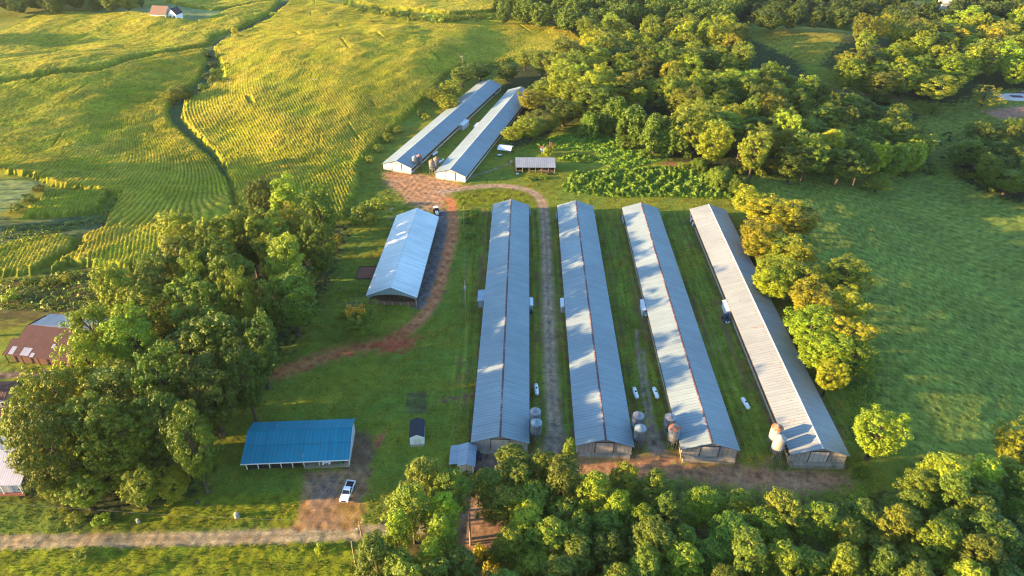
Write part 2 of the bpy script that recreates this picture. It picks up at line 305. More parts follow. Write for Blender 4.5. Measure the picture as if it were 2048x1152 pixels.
PAINT = [  # what, outline, half width or None for a polygon, soft edge, edge noise, colour, object it becomes
 ('pasture', P_([(1500, 352), (1700, 352), (1870, 345), (2100, 400), (2100, 900), (1830, 930), (1760, 820), (1700, 760), (1600, 480)]), None, 3, 1.5, pasture, None),
 ('pasture', P_([(1840, 230), (1960, 180), (2100, 150), (2100, 240), (1960, 330), (1880, 330)]), None, 3, 1.5, (.135, .165, .024), None),
 ('meadow', P_([(1510, 80), (1690, 50), (1690, 92), (1620, 130), (1570, 120)]), None, 2, 2, (.19, .18, .02), None),
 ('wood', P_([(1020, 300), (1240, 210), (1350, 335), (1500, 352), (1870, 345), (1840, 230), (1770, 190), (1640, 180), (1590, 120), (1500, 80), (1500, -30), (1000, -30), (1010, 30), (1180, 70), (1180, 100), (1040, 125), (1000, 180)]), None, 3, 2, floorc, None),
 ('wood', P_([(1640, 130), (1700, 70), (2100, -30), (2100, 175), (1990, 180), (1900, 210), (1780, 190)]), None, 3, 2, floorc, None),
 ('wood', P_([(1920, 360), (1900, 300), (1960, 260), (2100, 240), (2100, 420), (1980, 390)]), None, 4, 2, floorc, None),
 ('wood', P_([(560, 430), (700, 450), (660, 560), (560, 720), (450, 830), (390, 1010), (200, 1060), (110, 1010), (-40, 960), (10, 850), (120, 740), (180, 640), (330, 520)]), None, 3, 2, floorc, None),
 ('wood', P_([(730, 1180), (720, 1060), (870, 1010), (990, 1120), (990, 1010), (1110, 950), (1300, 980), (1500, 985), (1690, 1000), (1800, 990), (1850, 940), (2100, 950), (2100, 1300), (700, 1300)]), None, 3, 2, (.075, .068, .022), None),
 ('scrub', P_([(-60, 560), (70, 552), (150, 535), (300, 552), (260, 640), (120, 640), (-60, 660)]), None, 3, 3, (.085, .075, .022), None),
 ('scrub', P_([(-60, 420), (40, 442), (200, 428), (300, 452), (160, 474), (0, 490), (-60, 498)]), None, 2, 2, (.055, .085, .035), None),
 ('mint', P_([(-60, 356), (0, 358), (98, 366), (66, 384), (0, 428), (-60, 440)]), None, 1.5, .8, mint, 'hay_meadow'),
 ('mint', P_([(60, 30), (180, 26), (240, 14), (350, 6), (470, 22), (420, 45), (330, 38), (200, 32)]), None, 2, .8, mint, 'house_lawn'),
 ('weeds', ditch, 4.0, 1.5, 1.2, (.050, .085, .028), None),
 ('dirt', smooth_line(P_([(1560, 172), (1660, 182), (1760, 192), (1800, 200)])), 2.6, 1.5, 1, (.24, .13, .085), 'forest_path'),
 ('dirt', P_([(1325, 324), (1385, 326), (1390, 334), (1330, 332)]), None, 1.0, 1, (.20, .10, .05), None),
 ('grass', P_([(888, 392), (960, 380), (1040, 384), (1062, 400), (1064, 412), (985, 405), (890, 420)]), None, 1.5, .6, (.150, .170, .009), None),  # sunlit patch of lawn, the light painted in as brighter yellower grass
 ('grass', P_([(-40, 1090), (720, 1082), (712, 1180), (-40, 1180)]), None, 1, .6, (.150, .170, .008), None),  # near lawn coloured up to stand for the low sun on it
 ('grass', P_([(230, 1030), (400, 990), (610, 985), (605, 1050), (400, 1058), (230, 1058)]), None, 1.5, .6, (.140, .160, .008), None),  # sun below the left wood put into the grass colour
 ('dirt', P_([(766, 345), (800, 340), (870, 352), (905, 362), (930, 372), (900, 384), (890, 415), (870, 425), (840, 418), (812, 405), (790, 380), (772, 372)]), None, 1.8, 1.6, (.31, .175, .09), 'bare_yard'),
 ('gravel', smooth_line(P_([(888, 425), (886, 470), (874, 520), (858, 570), (842, 608)])), 2.7, .7, .3, (.105, .098, .095), 'gravel_strip'),
 ('clay', smooth_line(P_([(900, 400), (908, 440), (903, 480), (890, 530), (880, 570), (866, 608), (838, 640), (812, 662)])), 1.9, 1.0, .5, (.40, .15, .06), 'clay_track'),
 ('clay', smooth_line(P_([(812, 662), (780, 685), (720, 695), (650, 712), (600, 732), (550, 748)])), 2.3, 2.0, 1.3, (.36, .13, .052), 'clay_track'),
 ('clay', P_([(745, 690), (800, 672), (838, 678), (815, 702), (765, 705)]), None, 1.6, 1, (.42, .10, .042), None),
 ('track', smooth_line(P_([(1098, 905), (1108, 880), (1110, 850), (1104, 790), (1100, 700), (1097, 620), (1094, 540), (1092, 470), (1089, 418), (1078, 390), (1045, 376), (1000, 371), (950, 373), (915, 379), (880, 385)])), 1.75, .9, .35, (.27, .185, .12), 'farm_track'),
 ('track', P_([(1080, 905), (1092, 872), (1100, 850), (1122, 850), (1135, 880), (1140, 910), (1110, 930)]), None, 1.2, .6, (.22, .165, .115), 'farm_track'),
 ('track', smooth_line(P_([(1286, 700), (1292, 760), (1301, 820), (1306, 860)])), .42, .35, .25, (.25, .185, .13), None),
 ('track', smooth_line(P_([(1272, 660), (1278, 730), (1288, 800), (1296, 860)])), .42, .35, .25, (.25, .185, .13), None),
 ('track', P_([(1292, 855), (1312, 850), (1335, 895), (1330, 915), (1300, 915), (1288, 890)]), None, 1.0, .5, (.23, .165, .11), 'farm_track'),
 ('dirt', P_([(1070, 918), (1150, 915), (1270, 912), (1330, 905), (1370, 918), (1480, 930), (1560, 932), (1700, 948), (1700, 975), (1600, 985), (1480, 975), (1350, 960), (1200, 955), (1060, 940)]), None, 1.6, 1.2, (.31, .165, .085), 'front_yard'),
 ('dirt', P_([(930, 900), (1000, 905), (1000, 945), (960, 948), (935, 935)]), None, 1.2, .8, (.19, .13, .10), None),
 ('dirt', P_([(905, 1000), (950, 985), (1000, 975), (1010, 1090), (960, 1110), (900, 1080)]), None, 1.2, .8, (.28, .17, .10), 'dirt_clearing'),
 ('road', smooth_line(P_([(-80, 1085), (100, 1083), (250, 1080), (420, 1077), (560, 1072), (680, 1067), (800, 1060), (900, 1052)])), 1.65, .5, .3, tan, 'dirt_road'),
 ('drive', P_([(606, 944), (700, 936), (742, 930), (735, 980), (722, 1010), (722, 1060), (588, 1060), (604, 1000)]), None, .8, .5, (.25, .145, .07), 'driveway'),
 ('drive', P_([(704, 860), (738, 868), (748, 900), (740, 940), (690, 940)]), None, 1.0, .6, (.15, .09, .052), 'driveway'),
 ('drive', P_([(622, 960), (670, 955), (680, 1000), (622, 1004)]), None, 1.6, .8, (.17, .125, .09), None),
 ('straw', P_([(672, 1010), (724, 1004), (722, 1048), (690, 1050)]), None, 1.2, .7, (.27, .165, .045), None),
 ('straw', P_([(606, 985), (622, 1010), (606, 1050), (594, 1050)]), None, .9, .5, (.30, .17, .06), None),
 ('garden', P_([(815, 786), (854, 784), (856, 826), (812, 828)]), None, .4, .2, (.085, .085, .028), 'garden_plot'),
 ('soil', P_([(745, 873), (768, 866), (770, 874), (752, 900)]), None, .5, .5, clay, None),
 ('soil', P_([(880, 800), (948, 785), (948, 795), (882, 805)]), None, .6, .7, soil, None),
 ('path', smooth_line(P_([(-60, 752), (40, 750), (110, 746)])), 1.2, .7, .4, (.17, .115, .09), 'farm_path'),
 ('path', smooth_line(P_([(940, 355), (985, 340), (1020, 327)])), .5, .5, .4, (.24, .20, .12), None),
 ('soil', P_([(1960, 222), (2100, 205), (2100, 232), (2000, 238)]), None, 2, 1, (.33, .18, .12), None),
 ('soil', P_([(260, 34), (318, 32), (330, 36), (290, 37)]), None, 1, .3, (.42, .36, .26), None),
]
HOUSES = [(-2.04, 105.55, -.85, 220.28), (21.15, 105.12, 22.25, 220.2), (44.38, 104.54, 45.54, 219.4), (68.18, 103.54, 69.73, 219.09), ]
UL = (G(791.8, 321.9, 4.9), G(980.5, 159, 4.9)); UR = (G(899.5, 339, 4.9), G(1041.5, 173, 4.9))
HOUSES += [(UL[0][0], UL[0][1], UL[1][0], UL[1][1]), (UR[0][0], UR[0][1], UR[1][0], UR[1][1])]

# ---------------------------------------------------------------- the ground: one sheet, cut where the surface changes
def axis(parts):
    out = []
    for a, b, s in parts: out += list(np.arange(a, b, s))
    return np.array(out)
gx = axis([(-620, -340, 8), (-340, -130, 1.6), (-130, 155, .5), (155, 330, 1.5), (330, 760, 8)])
gy = axis([(-60, 40, 8), (40, 58, 1.5), (58, 258, .5), (258, 420, 1.0), (420, 640, 2.5), (640, 1000, 12)])
X, Y = np.meshgrid(gx, gy); X = X.ravel(); Y = Y.ravel(); Z = terrain(X, Y)+.03*wn(X, Y, 3)*(np.abs(X-33) > 50)
col = np.empty((len(X), 4)); col[:, 3] = 1; col[:, :3] = lawn
patch = np.clip(.5+.30*wn(X, Y, 25)+.22*wn(X, Y, 6), 0, 1)[:, None]
col[:, :3] = col[:, :3]*(1-patch)+np.array((.160, .170, .017))*patch
yard_m = (np.abs(X-33) < 48) & (Y > 105) & (Y < 222)
XS = X-.011*(Y-105)                                             # along the houses
col[yard_m, :3] *= np.clip(1+.07*np.sign(np.sin(XS[yard_m]*2*np.pi/1.9))+.13*wn(XS, Y*.05, 1.5)[yard_m], .6, 1.5)[:, None]
worn = (sst(.7, 1.9, wn(XS+9, Y*.045, 3)+.35*wn(X, Y, 6))*yard_m*.75)[:, None]; col[:, :3] = col[:, :3]*(1-worn)+np.array((.165, .098, .042))*worn
owner = np.zeros(len(X), int); names = ['ground']
e1 = wn(X, Y, 3); e2 = wn(X, Y, 1.5)
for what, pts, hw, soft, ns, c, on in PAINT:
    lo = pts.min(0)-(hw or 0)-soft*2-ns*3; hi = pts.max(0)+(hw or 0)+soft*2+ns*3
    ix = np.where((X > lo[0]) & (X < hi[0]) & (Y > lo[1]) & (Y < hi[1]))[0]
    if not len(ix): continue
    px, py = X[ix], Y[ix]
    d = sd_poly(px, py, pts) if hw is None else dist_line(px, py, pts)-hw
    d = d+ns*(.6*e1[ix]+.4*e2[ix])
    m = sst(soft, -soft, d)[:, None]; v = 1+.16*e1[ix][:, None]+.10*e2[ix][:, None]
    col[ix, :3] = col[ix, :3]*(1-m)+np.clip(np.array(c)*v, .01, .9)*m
    if what in ('road', 'track') and hw and hw > 1:                # packed pale wheel ruts, darker crown
        q = np.abs(dist_line(px, py, pts)); rut = np.exp(-((q-.85)/.32)**2)*m[:, 0]; crown = np.exp(-(q/.35)**2)*m[:, 0]*np.clip(.4+.5*e1[ix], 0, 1)
        col[ix, :3] *= (1+.22*rut)[:, None]; col[ix, :3] = col[ix, :3]*(1-.55*crown[:, None])+np.array((.12, .115, .04))*.55*crown[:, None]
    if on:
        if on not in names: names.append(on)
        owner[ix[d < 0]] = names.index(on)
for x0, y0, x1, y1 in HOUSES[:4]:                               # bare drip lines under the eaves
    for s in (-1, 1):
        xl = x0+(x1-x0)*(Y-y0)/(y1-y0)+s*6.75; m = (np.exp(-((X-xl)/.55)**2)*(Y > y0-1)*(Y < y1+1)*np.clip(.75+.5*e1, 0, 1))[:, None]*.85
        col[:, :3] = col[:, :3]*(1-m)+np.array((.13, .065, .038))*m
        xl2 = xl+s*2.2; m = (np.exp(-((X-xl2)/.7)**2)*(Y > y0-1)*(Y < y1+1)*np.clip(.1+.5*wn(X, Y, 12), 0, 1))[:, None]*.8
        col[:, :3] = col[:, :3]*(1-m)+np.array((.12, .075, .035))*m
nx, ny = len(gx), len(gy)
I = (np.arange(ny-1)[:, None]*nx+np.arange(nx-1)[None, :]).ravel()
Q = np.stack([I, I+1, I+nx+1, I+nx], 1); fo = owner[I]
V = np.stack([X, Y, Z], 1)
for k, nm in enumerate(names):
    q = Q[fo == k]; u, inv = np.unique(q, return_inverse=True)
    me = np_mesh(nm, V[u], inv.reshape(-1, 4), [MT['ground']], True, {'col': ('FLOAT_COLOR', col[u])})
    tag(link(bpy.data.objects.new(nm, me)), kind='structure')

# standing grass: small upright tufts over the lawns and the pasture, coloured like the sward they grow in
def grass(name, sel, n, wd, ht, label, seed):
    r = np.random.default_rng(seed); fi = np.where(sel)[0]; a4 = np.abs((X[Q[fi][:, 1]]-X[Q[fi][:, 0]])*(Y[Q[fi][:, 3]]-Y[Q[fi][:, 0]]))
    pick = r.choice(fi, n, p=a4/a4.sum()); q = Q[pick]; fx, fy = r.random(n), r.random(n)
    px = X[q[:, 0]]+(X[q[:, 1]]-X[q[:, 0]])*fx; py = Y[q[:, 0]]+(Y[q[:, 3]]-Y[q[:, 0]])*fy; pz = Z[q[:, 0]]*(1-fx)*(1-fy)+Z[q[:, 1]]*fx*(1-fy)+Z[q[:, 2]]*fx*fy+Z[q[:, 3]]*(1-fx)*fy
    az = r.uniform(0, 6.28, n); w = wd*(.6+.8*r.random(n)); h = ht*(.5+r.random(n))*np.clip(.8+.35*wn(px, py, 6), .35, 1.6); c0 = np.stack([px, py, pz], 1)
    ex = np.stack([np.cos(az)*w, np.sin(az)*w, 0*az], 1); up = np.stack([r.normal(0, .3, n)*h, r.normal(0, .3, n)*h, h], 1); dn_ = np.array([0, 0, -.03])
    v = np.stack([c0-ex*.7+dn_, c0+ex*.7+dn_, c0+ex+up, c0-ex+up*.9], 1).reshape(-1, 3); cc = np.clip(col[q[:, 0]]*(.85+.55*r.random((n, 1))), 0, 1); cc[:, 3] = 1
    me = np_mesh(name, v, np.arange(4*n).reshape(-1, 4), [MT['corn']], False, {'col': ('FLOAT_COLOR', np.repeat(cc, 4, 0))}); tag(link(bpy.data.objects.new(name, me)), label, 'grass', kind='stuff')
fcx, fcy = X[I], Y[I]; green = (fo == 0) & (col[I, 1] > col[I, 0]*1.02)
grass('lawn_grass', green & (fcx > -112) & (fcx < 82) & (fcy > 66) & (fcy < 256), 210000, .10, .13, 'short mown grass on the lawns around the barns and poultry houses', 31)
grass('pasture_grass', green & (fcx >= 84) & (fcx < 230) & (fcy > 66) & (fcy < 300), 150000, .10, .09, 'rough tufted grass of the dark pasture on the right', 32)
# ---------------------------------------------------------------- the corn
gaps = []
def corn_patch(k, step):
    poly = FIELDW[k]; lo = poly.min(0); hi = poly.max(0); r = np.random.default_rng(40+k)
    lo = np.maximum(lo, (-330, 120)); hi = np.minimum(hi, (130, 640))
    sx, sy = step; ax = np.arange(lo[0], hi[0], sx); ay = np.arange(lo[1], hi[1], sy)
    x, y = np.meshgrid(ax, ay); sh = x.shape; x = x.ravel(); y = y.ravel()
    m = np.full(x.shape, 99.); ins = inside(x, y, poly); m = np.where(ins, -dist_line(x, y, poly, True), 9.)
    m = sst(.1, -1.9, m+.45*wn(x, y, 3)*ins)
    # rows follow the ditch beside it and run straight further off
    d = dist_line(x, y, ditch); side = 1 if k == 0 else -1
    if k == 0: s = .905*(x+128)+.425*(y-262); w = .6*np.exp(-d/20)
    elif k == 1: s = -.93*(x+118)+.36*(y-262); w = np.exp(-d/70)
    else: s = .95*x+.3*y; w = 0*x
    ph = (w*d+(1-w)*s)+.25*wn(x, y, 60)
    row = .5+.5*np.cos(2*np.pi*ph/1.2)
    amp = np.ones_like(x)
    if k == 1: amp = np.clip(.12+.9*np.exp(-(d/30)**2)+.75*sst(262, 245, y)*sst(-175, -130, x), 0, 1)
    if k == 0: amp = .95-.75*sst(330, 400, y-.25*x)
    if k in (2, 6, 7): amp[:] = .2
    if k in (3, 4, 5): amp[:] = .55
    jit = r.normal(0, 1, len(x)); tall = 2.1+.07*wn(x, y, 12)+.08*wn(x, y, 25)
    h = tall-amp*.68*(1-row)+.095*jit
    tass = np.clip(row*.75+.25+.16*jit-.45*(1-amp)*(jit < -.4), 0, 1)
    for g in gaps_for(k, poly, r):                              # places where the seed failed, strung along a row
        gi = np.where((np.abs(x-g[0]) < g[2]) & (np.abs(y-g[1]) < g[2]))[0]
        if not len(gi): continue
        c = gi[np.argmin((x[gi]-g[0])**2+(y[gi]-g[1])**2)]
        hole = gi[(np.abs(ph[gi]-ph[c]) < g[3]) & (np.abs(y[gi]-g[1]) < g[2]*.8)]
        h[hole] = 1.35; tass[hole] = .2
    tass = tass*sst(.55, .99, m)
    z = terrain(x, y)+h*m+.02
    dryp = np.clip(.5+.4*wn(x, y, 25)+.25*wn(x, y, 60), 0, 1)[:, None]
    leaf = np.array((.135, .155, .012)); top = (1-dryp)*np.array((.31, .31, .020))+dryp*np.array((.39, .335, .034))
    c = leaf*(1-tass[:, None])+top*tass[:, None]
    if k in (3, 4, 5): c = c*np.array((.85, .9, .9))
    cols = np.c_[c, np.ones(len(c))]; n1 = sh[1]
    i = (np.arange(sh[0]-1)[:, None]*n1+np.arange(n1-1)[None, :]).ravel(); q = np.stack([i, i+1, i+n1+1, i+n1], 1)
    q = q[(m[q].max(1) > .02)]; u, inv = np.unique(q, return_inverse=True)
    P0 = np.stack([x, y, z], 1)
    pk = np.where((m > .5) & (h > 1.2) & (row > (.55-.6*(1-amp))) & (r.random(len(x)) < (.8 if sx < .5 else .95)))[0]   # upright leaves and tassels
    n_ = len(pk); az = r.uniform(0, 6.283, n_); hw_ = (.13 if sx < .5 else .2)*(.7+.6*r.random(n_)); hh = r.uniform(.24, .5, n_)*(1 if sx < .5 else 1.1); c0 = P0[pk]
    ex = np.stack([np.cos(az)*hw_, np.sin(az)*hw_, 0*az], 1); lean = np.stack([r.normal(0, .12, n_), r.normal(0, .12, n_), 0*az], 1); up = np.stack([0*az, 0*az, hh], 1)
    qv = np.stack([c0-.5*up, c0+ex-.05*up, c0+lean+.75*up, c0-ex-.05*up], 1).reshape(-1, 3)
    qc = np.repeat(np.c_[np.clip(top[pk]*(.8+.5*r.random((n_, 1))), 0, 1), np.ones(n_)], 4, 0)
    VV = np.concatenate([P0[u], qv]); FF = np.concatenate([inv.reshape(-1, 4), len(u)+np.arange(4*n_).reshape(-1, 4)]); CC = np.concatenate([cols[u], qc])
    me = np_mesh('corn_field', VV, FF, [MT['corn']], False, {'col': ('FLOAT_COLOR', CC)})
    return link(bpy.data.objects.new('corn_field', me))
def gaps_for(k, poly, r):
    n = {0: 18, 1: 8, 2: 0}.get(k, 0); out = []; lo = poly.min(0); hi = poly.max(0)
    while len(out) < n:
        p = r.uniform(lo, hi)
        if inside(np.array([p[0]]), np.array([p[1]]), poly)[0]: out.append((p[0], p[1], r.uniform(3, 11), r.choice([.55, .65, 1.2])))
    return out
CL = ['tall yellow tasselled corn in rows on the rounded field beside the upper poultry houses', 'tall yellow green corn on the left field between the ditch and the photo edge', 'corn on the far left field below the farmhouse lawn',
      'small dark block of corn beside the pale hay meadow', 'short strip of corn at the left edge above the rusty barn', 'strip of corn running to the left wood', 'far field of pale corn behind the hedge at the top', 'narrow far corn strip behind the farmhouse lawn']
for k in range(8):
    o = corn_patch(k, ((.36, .8), (.36, .8), (.7, 1.1), (.4, .8), (.4, .6), (.4, .6), (1, 1.4), (1, 1.4))[k]); tag(o, CL[k], 'corn', kind='stuff')

# ---------------------------------------------------------------- foliage
def leaf_cloud(cent, rad, out, per, size, r, nb=.32, up=.12, shell=.55):
    """leaf quads round clump centres: positions, faces and a light-to-dark leaf tint"""
    n = len(cent)*per; ci = np.repeat(np.arange(len(cent)), per)
    d = r.normal(size=(n, 3)); d /= np.linalg.norm(d, axis=1)[:, None]
    d = d+out[ci]*.55; d /= np.linalg.norm(d, axis=1)[:, None]
    rr = rad[ci]*(shell+(1-shell)*r.random(n)**.5)
    p = cent[ci]+d*rr[:, None]*np.array([1, 1, .85])
    nrm = d+nb*r.normal(size=(n, 3)); nrm[:, 2] += up; nrm /= np.linalg.norm(nrm, axis=1)[:, None]
    a = np.cross(nrm, r.normal(size=(n, 3))); a /= np.linalg.norm(a, axis=1)[:, None]+1e-9; b = np.cross(nrm, a)
    s = (size*(.65+.7*r.random(n)))[:, None]
    q = np.stack([p-a*s*.6, p+b*s*.42, p+a*s*.6, p-b*s*.42], 1).reshape(-1, 3)
    F = np.arange(4*n).reshape(-1, 4); ct = r.random(len(cent))
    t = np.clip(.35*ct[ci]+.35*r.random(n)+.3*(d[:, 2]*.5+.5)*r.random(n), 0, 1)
    return q, F, np.repeat(t, 4)
def crown_mesh(name, kind, seed):
    r = np.random.default_rng(seed)
    if kind == 'pine':          # unit: 18 m tree, tufted head on a bare stem
        n = 230; a = r.uniform(0, 6.28, n); z = 6.0+11.8*r.random(n)**.8
        R_ = (1-.68*((z-6)/11.8)**2)*3.3*(.35+.65*r.random(n)**.6)*(1+.22*np.sin(2*a+seed)+.15*np.sin(3*a+z)); R_ *= np.where(z < 8.5, .7, 1)
        cent = np.stack([R_*np.cos(a), R_*np.sin(a), z], 1); cent[0] = (0, 0, 17.8)
        rad = r.uniform(.38, .85, n); out = np.stack([np.cos(a)*.6, np.sin(a)*.6, .6+0*a], 1)
        q, F, t = leaf_cloud(cent, rad, out, 40, .24, r, .32, .2, .4); m = MT['needle']
    elif kind == 'vine':        # tree hung with creeper to the ground
        n = 110; a = r.uniform(0, 6.28, n); z = 12*r.random(n)**.7+.8; R_ = 4.2*np.sqrt(np.clip(1-(z/13.6)**2.4, .05, 1))*(.8+.25*np.sin(3*a+seed))*(.85+.2*r.random(n))
        cent = np.stack([R_*np.cos(a), R_*np.sin(a), z], 1); rad = r.uniform(.8, 1.5, n); out = np.stack([np.cos(a)*.8, np.sin(a)*.8, .3+0*a], 1)
        cent = np.concatenate([cent, cent-np.array([0, 0, .9]), cent-np.array([0, 0, 1.7])]); rad = np.tile(rad, 3)*.8; out = np.tile(out, (3, 1)); cent[:, 2] = np.clip(cent[:, 2], .3, 99)
        q, F, t = leaf_cloud(cent, rad, out, 22, .5, r, .4, .25); m = MT['vine']
    elif kind == 'bush':        # unit: 3 m shrub
        n = 26; a = r.uniform(0, 6.28, n); u = r.random(n); R_ = 1.55*np.sqrt(r.random(n)); z = .35+2.1*u*np.sqrt(np.clip(1-(R_/1.9)**2, .1, 1))
        cent = np.stack([R_*np.cos(a), R_*np.sin(a), z], 1); rad = r.uniform(.4, .75, n); out = np.stack([np.cos(a)*.5, np.sin(a)*.5, .6+0*a], 1)
        q, F, t = leaf_cloud(cent, rad, out, 34, .26, r); m = MT['leaf']
    else:                        # unit: 16 m broadleaf tree, crown from about 3 m up, radius about 4.6 m
        lob = int(kind == 'lobed'); airy = kind == 'airy'
        nl = 7 if not airy else 9; la = r.uniform(0, 6.28, nl); lz = r.uniform(.25, 1, nl)
        n = 330 if not airy else 110
        d = r.normal(size=(n, 3)); d /= np.linalg.norm(d, axis=1)[:, None]
        ax = np.array([4.9, 4.9, 8.5]) if kind != 'tall' else np.array([3.7, 3.7, 8.6])
        if kind == 'wide': ax = np.array([5.6, 5.6, 8.0])
        lump = np.zeros(n)
        L = np.stack([np.cos(la)*np.sqrt(1-(lz*.8)**2), np.sin(la)*np.sqrt(1-(lz*.8)**2), lz*1.6-.7], 1); L /= np.linalg.norm(L, axis=1)[:, None]
        lump = np.exp(9*((d@L.T)-1)).sum(1); lump = np.clip(lump/.9, 0, 1.25)
        rr = (.60+.36*lump)*(.66+.38*r.random(n)**.7)
        taper = np.where(d[:, 2] < 0, 1+.05*d[:, 2], 1)
        cent = d*ax*(rr*taper)[:, None]+np.array([0, 0, 16.4-ax[2]*.93])
        rad = r.uniform(.42, 1.05, n); out = d
        q, F, t = leaf_cloud(cent, rad, out, 46 if not airy else 30, .27, r); m = MT['leaf']
    return np_mesh(name, q, F, [m], False, {'tint': ('FLOAT', t)})
def trunk_mesh(name, kind, seed):
    b = MB(); r = random.Random(seed)
    if kind == 'pine':
        b.tube((0, 0, -.6), (.1, .05, 9), .24, .17, 8); b.tube((.1, .05, 9), (0, 0, 17.4), .17, .05, 8)
        for i in range(14):
            a = i*2.4; z = 8.5+i*.6; L = 2.6*(1-.05*i); b.tube((.05, .03, z), (L*math.cos(a), L*math.sin(a), z+.7), .06, .02, 5)
    elif kind == 'bush':
        for i in range(5):
            a = i*1.26; b.tube((0, 0, -.2), (.8*math.cos(a), .8*math.sin(a), 1.7), .05, .02, 5)
    else:
        b.tube((0, 0, -.8), (0, 0, 1), .55, .34, 9); b.tube((0, 0, 1), (.2, .1, 6), .34, .26, 9); b.tube((.2, .1, 6), (-.1, 0, 12.5), .26, .07, 8)
        for i in range(9):
            a = i*2.1+r.random(); z = 3.6+i*.85; L = 3.4*(1-.06*i); p = (.15, .07, z); e = (L*math.cos(a), L*math.sin(a), z+2.2+.2*i)
            b.tube(p, e, .14, .04, 6); mid = [p[k]*.45+e[k]*.55 for k in range(3)]
            b.tube(mid, (mid[0]+1.2*math.cos(a+.9), mid[1]+1.2*math.sin(a+.9), mid[2]+1.4), .07, .02, 5)
    o = b.build(name, MT['pbark'] if kind == 'pine' else MT['bark'], smooth=True); me = o.data; bpy.data.objects.remove(o); return me
KIND = {}
for kd, n in (('round', 3), ('lobed', 3), ('tall', 3), ('wide', 2), ('airy', 2), ('pine', 5), ('bush', 3), ('vine', 3)):
    KIND[kd] = [(crown_mesh('crown', kd, 100+17*i+len(kd)*7), trunk_mesh('trunk', kd, i)) for i in range(n)]
UH = dict(pine=18., bush=3., vine=13.5)
UR_ = dict(pine=3.4, bush=1.9, vine=4.8, wide=5.6, tall=3.8)
NAMES = dict(pine='pine_tree', bush='shrub', vine='vine_covered_tree')
TREES = []
def plant(kind, x, y, h, rad, tint=(1, 1, 1), label=None, cat=None, group=None):
    me = random.choice(KIND[kind]); nm = NAMES.get(kind, 'broadleaf_tree')
    t = thing(nm, label, cat or ('shrub' if kind == 'bush' else 'tree'), (x, y, tz(x, y)), random.uniform(0, 6.28), group)
    sz = h/UH.get(kind, 16.); sr = rad/UR_.get(kind, 4.7); t.scale = (sr*random.uniform(.93, 1.07), sr*random.uniform(.93, 1.07), sz)
    c = link(bpy.data.objects.new('crown', me[0])); c.parent = t; c.color = (*tint, 1)
    k = link(bpy.data.objects.new('stem' if kind == 'bush' else 'trunk', me[1])); k.parent = t
    TREES.append(t); return t
def at_px(kind, u, v, rpx, h, tint=(1, 1, 1), label=None, group=None, cf=None):
    """a tree whose crown centre shows at photo pixel (u, v) with a crown rpx pixels wide from its middle"""
    cf = cf if cf is not None else (.78 if kind == 'pine' else .5 if kind in ('bush', 'vine') else .56)
    p = G(u, v, h*cf); rm = rpx*depth_at((p[0], p[1], p[2]+h*cf))/FPX
    return plant(kind, p[0], p[1], h, rm, tint, label, None, group)
BRIGHT, GOLD, ORANGE, OLIVE, DARK, PALE, MID = (1.5, 1.45, .9), (1.9, 1.45, .8), (1.75, 1.25, .7), (1.12, 1.02, .9), (.75, .85, .9), (1.5, 1.4, 1.5), (1, 1, 1)
TW = {BRIGHT: 'yellow green', GOLD: 'golden', ORANGE: 'orange tinged', OLIVE: 'olive', DARK: 'dark green', PALE: 'pale dusty green', MID: 'mid green'}
def jit(c): return tuple(max(.3, k*random.uniform(.9, 1.1)) for k in c)
LAND = []
def near(u, v):
    return min(LAND, key=lambda q: (q[0]-u)**2+(q[1]-v)**2)[2]
def wood(lst, where, cat_group, hr, kinds=('round', 'lobed', 'tall', 'wide')):
    for q in lst:
        u, v, rp = q[:3]; tn = q[3] if len(q) > 3 else random.choice((MID, MID, OLIVE, DARK, BRIGHT)); kd = q[4] if len(q) > 4 else random.choice(kinds)
        h = random.uniform(*hr); sz = 'tall' if h > .6*hr[1]+.4*hr[0] else 'lower'
        if v > 925: h = random.uniform(9, 11)
        lb = f"{sz} {TW[tn]} tree {where} {near(u, v)}"
        at_px(kd, u, v-(22 if v > 935 and u < 500 else 0), rp*1.03, h, jit(tn), lb, cat_group)
